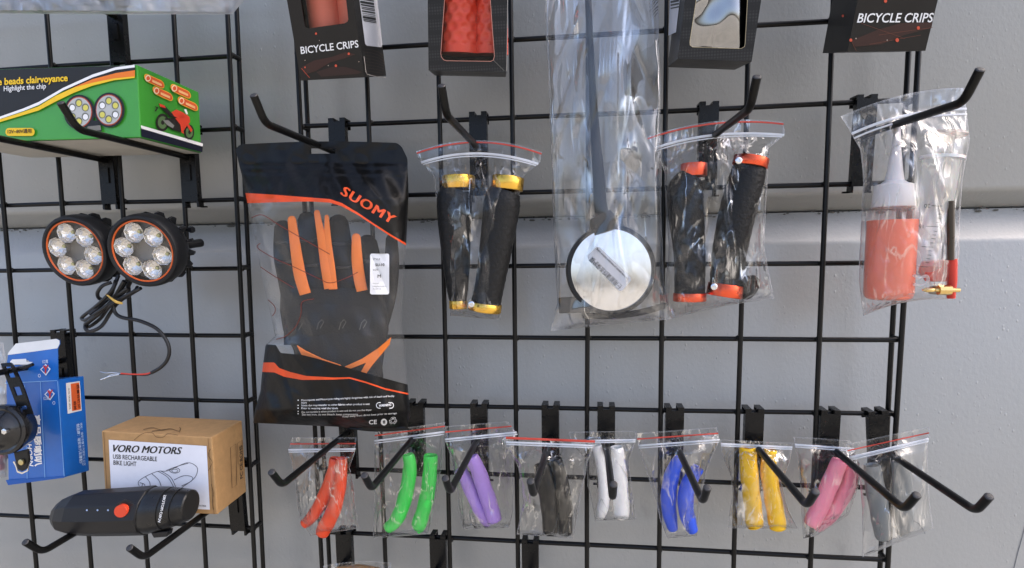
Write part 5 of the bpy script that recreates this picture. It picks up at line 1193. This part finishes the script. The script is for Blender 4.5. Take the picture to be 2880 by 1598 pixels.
# rounded top corners
cor = np.clip((np.abs(sg - .5) - .455) / .045, 0, 1) ** 2 * np.clip(1 - tt_ / .05, 0, 1); Vg = Vg + 12 * cor
Dg = gdepth(Ug, Vg)
keep = lambda u, v: not (778 < u < 844 and 374 < v < 388)
def pouch_sheet(D, nm):
    P = [at(Ug[j, i], Vg[j, i], D[j, i]) for j in range(NY + 1) for i in range(NX + 1)]; n = NX + 1
    fs = [(j*n+i, j*n+i+1, (j+1)*n+i+1, (j+1)*n+i) for j in range(NY) for i in range(NX) if keep((Ug[j, i] + Ug[j+1, i+1]) / 2, (Vg[j, i] + Vg[j+1, i+1]) / 2)]
    A_ = {k: (Vg - interp(c, Ug)) for k, c in (('ta', TOPA), ('tb', TOPB), ('ba', BOTA), ('bb', BOTB), ('bc', BOTC))}
    return MB().add(P, fs).build(nm, PM, gp, angle=180, attrs=A_)
pouch_sheet(Dg, 'front_film')
pouch_sheet(2 * GD - Dg - .0004 + (Dg - GD) * .5, 'back_film')
PF = lambda k=0: (lambda u, v: at(u, v, float(gdepth(u, v)) + .0007 + .0002 * k))
ORP = ink('pouch orange', 'EE5A2C')
lettering('SUOMY', (856, 489), (128, 75), (13, -20), PF(), ORP, gp, bold=.04, spacing=1.15)
txt = [('Motorsports and Motorcycle riding are highly dangerous with risk of death and bodily', 758, 1011, 234, -11), ('injury', 758, 1017, 14, 0), ('Some dye may transfer to other fabrics when product is wet', 758, 1024, 172, -4), ('Prior to wearing read the labels', 758, 1031, 92, 0),
       ('Do not tumble it when product is wet and do not use the dryer', 759, 1041, 176, -6), ('Do not iron, do not bleach, keep components', 760, 1047, 140, -1), ('Keep away from direct heat prior to storage', 862, 1052, 136, -9)]
for s_, x, y, w, sl in txt: lettering(s_, (x, y), (w, sl), (0, -6.2), PF(), WHITE_INK, gp, bold=.004)
for y in (1008, 1021, 1028, 1036, 1042): decal('bullet', ell(750, y - 1, 1.5, 1.5, 8), PF(), WHITE_INK, gp)
line_px('warning_badge', rrect(947, 1013, 990, 1027, 6.5), 1.6, PF(), WHITE_INK, gp, closed=True)
lettering('WARNING', (953, 1024), (31, -3), (0, -6), PF(), WHITE_INK, gp, bold=.03)
lettering('♻', (978, 1068), (20, -1), (1, -18), PF(), WHITE_INK, gp)
lettering('CE', (928, 1068), (20, -1), (0, -11), PF(), WHITE_INK, gp, bold=.02)
decal('care_mark', ell(966, 1062, 8, 8.5, 20), PF(), WHITE_INK, gp); lettering('fi', (963, 1066), (6, 0), (0, -8), PF(1), BLACK_INK, gp, bold=.03)
decal('label_sticker', rrect(931, 638, 979, 741, 5), PF(1), ink('sticker', 'E3E4E6'), gp, sub=3)
for s_, x, y, w, h in (('STYLE', 938, 655, 18, 4.5), ('SU-10', 944, 670, 23, 7), ('SIZE', 938, 681, 14, 4), ('M', 950, 699, 8, 8), ('Polyester', 938, 715, 16, 3), ('Manufactured in', 938, 722, 34, 3), ('Shandong', 938, 729, 20, 3)):
    lettering(s_, (x, y), (w, -.5), (0, -h), PF(3), BLACK_INK, gp, bold=.02 if h > 5 else 0)
RLN = ink('thin red line', '7C2A1A')
for L in ([(633, 548), (660, 541), (700, 565), (760, 600), (830, 640)], [(655, 612), (648, 624), (690, 650), (740, 672), (800, 700), (830, 712), (870, 700), (900, 685)], [(656, 672), (690, 695), (740, 725)], [(674, 754), (690, 770), (692, 784), (685, 795)], [(695, 854), (720, 845), (745, 820), (757, 790), (760, 760), (790, 752)]):
    line_px('printed_line', smooth_pts(L, 5), 1.7, PF(), RLN, gp)

# glove inside the pouch
GV = .060
gv = thing('glove', 'black riding glove with orange finger sides inside the pouch', 'glove', at(840, 950, GV))
GBK = pbr('glove fabric', (0.011, 0.011, 0.011), .7, spec=.3, bump=.5, bscale=500)
GSH = pbr('glove guard', (0.024, 0.023, 0.022), .55, bump=.2, bscale=400)
GOR = pbr('glove orange', 'F5802E', .6, sss=.05)
def finger(pts, nm='finger', m=GBK, d=GV, flat=.62):
    P = smooth_pts(pts, 7); C = [at(u, v, d) for u, v, r in P]; Rr = [r * mpp(d) for u, v, r in P]
    t0 = (C[0] - C[1]).normalized()
    C = [C[0] + t0 * Rr[0] * .75, C[0] + t0 * Rr[0] * .55] + C; Rr = [Rr[0] * .25, Rr[0] * .7] + Rr
    return MB().tube(C, Rr, 18, flat=flat).build(nm, m, gv, angle=60)
finger([(712, 572, 24), (714, 640, 28), (726, 700, 30), (745, 780, 34)])
finger([(773, 552, 26), (778, 620, 29), (790, 690, 31), (805, 780, 34)])
finger([(851, 560, 27), (858, 620, 30), (868, 690, 31), (870, 780, 34)])
finger([(924, 610, 26), (930, 650, 29), (936, 700, 30), (928, 790, 34)])
finger([(985, 600, 15), (985, 660, 20), (975, 740, 24), (945, 830, 30)], 'thumb', d=GV - .004)
pal = MB(); rings = []
for (v, u0, u1, th) in ((725, 706, 962, .0095), (780, 704, 975, .0125), (830, 712, 978, .0135), (880, 738, 968, .0125), (925, 748, 962, .011), (985, 755, 968, .010), (1030, 757, 972, .008)):
    n = 28; c = (u0 + u1) / 2; h = (u1 - u0) / 2
    rings.append([at(c + h * math.copysign(abs(math.cos(a)) ** .8, math.cos(a)), v, GV + th * math.sin(a)) for a in [2*math.pi*k/n for k in range(n)]])
n = 28; pal.add([p for r_ in rings for p in r_], [(i*n+k, i*n+(k+1) % n, (i+1)*n+(k+1) % n, (i+1)*n+k) for i in range(len(rings)-1) for k in range(n)] + [tuple(range(n))[::-1], tuple((len(rings)-1)*n+k for k in range(n))])
pal.build('palm', GBK, gv, angle=60)
for (L, w) in (([(734, 552, 12), (743, 620, 15), (754, 690, 17), (768, 740, 16)], 0), ([(797, 534, 8), (809, 600, 12), (820, 670, 15), (830, 726, 16)], 0), ([(822, 545, 6), (825, 610, 10), (833, 680, 12), (838, 728, 12)], 0), ([(896, 596, 12), (898, 650, 15), (904, 700, 16), (911, 732, 15)], 0)):
    finger(L, 'orange_gusset', GOR, GV + .0118, .3)
def patch(nm, L, d, th, m): return MB().prism([at(u, v, d) for u, v in L][::-1], Vector((0, -th, 0))).build(nm, m, gv, smooth=False, bevel=.0006)
patch('orange_strap', [(985, 848), (980, 868), (938, 918), (918, 946), (905, 942), (922, 912), (890, 925), (868, 932), (860, 926), (912, 902), (952, 876)], GV + .0125, .002, GOR)
patch('orange_strap', [(748, 868), (770, 882), (812, 902), (858, 918), (862, 926), (815, 918), (765, 902)], GV + .0122, .002, GOR)
def knuckle(u, v):
    h = 0.0
    for (ku, kv, kr) in ((742, 806, 24), (802, 800, 27), (862, 800, 27), (918, 804, 24)): h += .0040 * math.exp(-(((u - ku) / kr) ** 2 + ((v - kv) / (kr * 1.25)) ** 2))
    e_ = max(0.0, 1 - ((u - 832) / 122) ** 4 - ((v - 808 - .00035 * (u - 832) ** 2) / 60) ** 4)
    return at(u, v, GV + .0095 * e_ ** .5 + (.0036 + h) * e_ + .0004 * math.sin(u * .5) * math.sin(v * .4) * e_)
MB().grid([[knuckle(u, v) for u in np.linspace(714, 954, 56)] for v in np.linspace(750, 868, 34)]).build('knuckle_guard', GBK, gv, angle=180)
for (u, v) in ((752, 812), (806, 808), (862, 808), (914, 808)):
    line_px('guard_mark', [(u - 9, v + 22), (u - 4, v + 4), (u + 4, v - 4), (u + 9, v + 2), (u, v + 18)], 2.2, lambda a, b_: knuckle(a, b_) + Vector((0, -.0005, 0)), ink('guard line', '4A4842'), gv)
for (x0, y0, x1, y1) in ((694, 610, 732, 606), (698, 660, 744, 654), (752, 606, 798, 602), (762, 668, 812, 662), (834, 612, 884, 610), (842, 672, 894, 668), (906, 655, 954, 652)):
    MB().tube([at(x0, y0, GV + .004), at((x0 * 2 + x1) / 3, (y0 * 2 + y1) / 3 + 3, GV + .0116), at((x0 + x1 * 2) / 3, (y0 + y1 * 2) / 3 + 3, GV + .0116), at(x1, y1, GV + .004)], .0012, 7).build('finger_seam', GSH, gv)
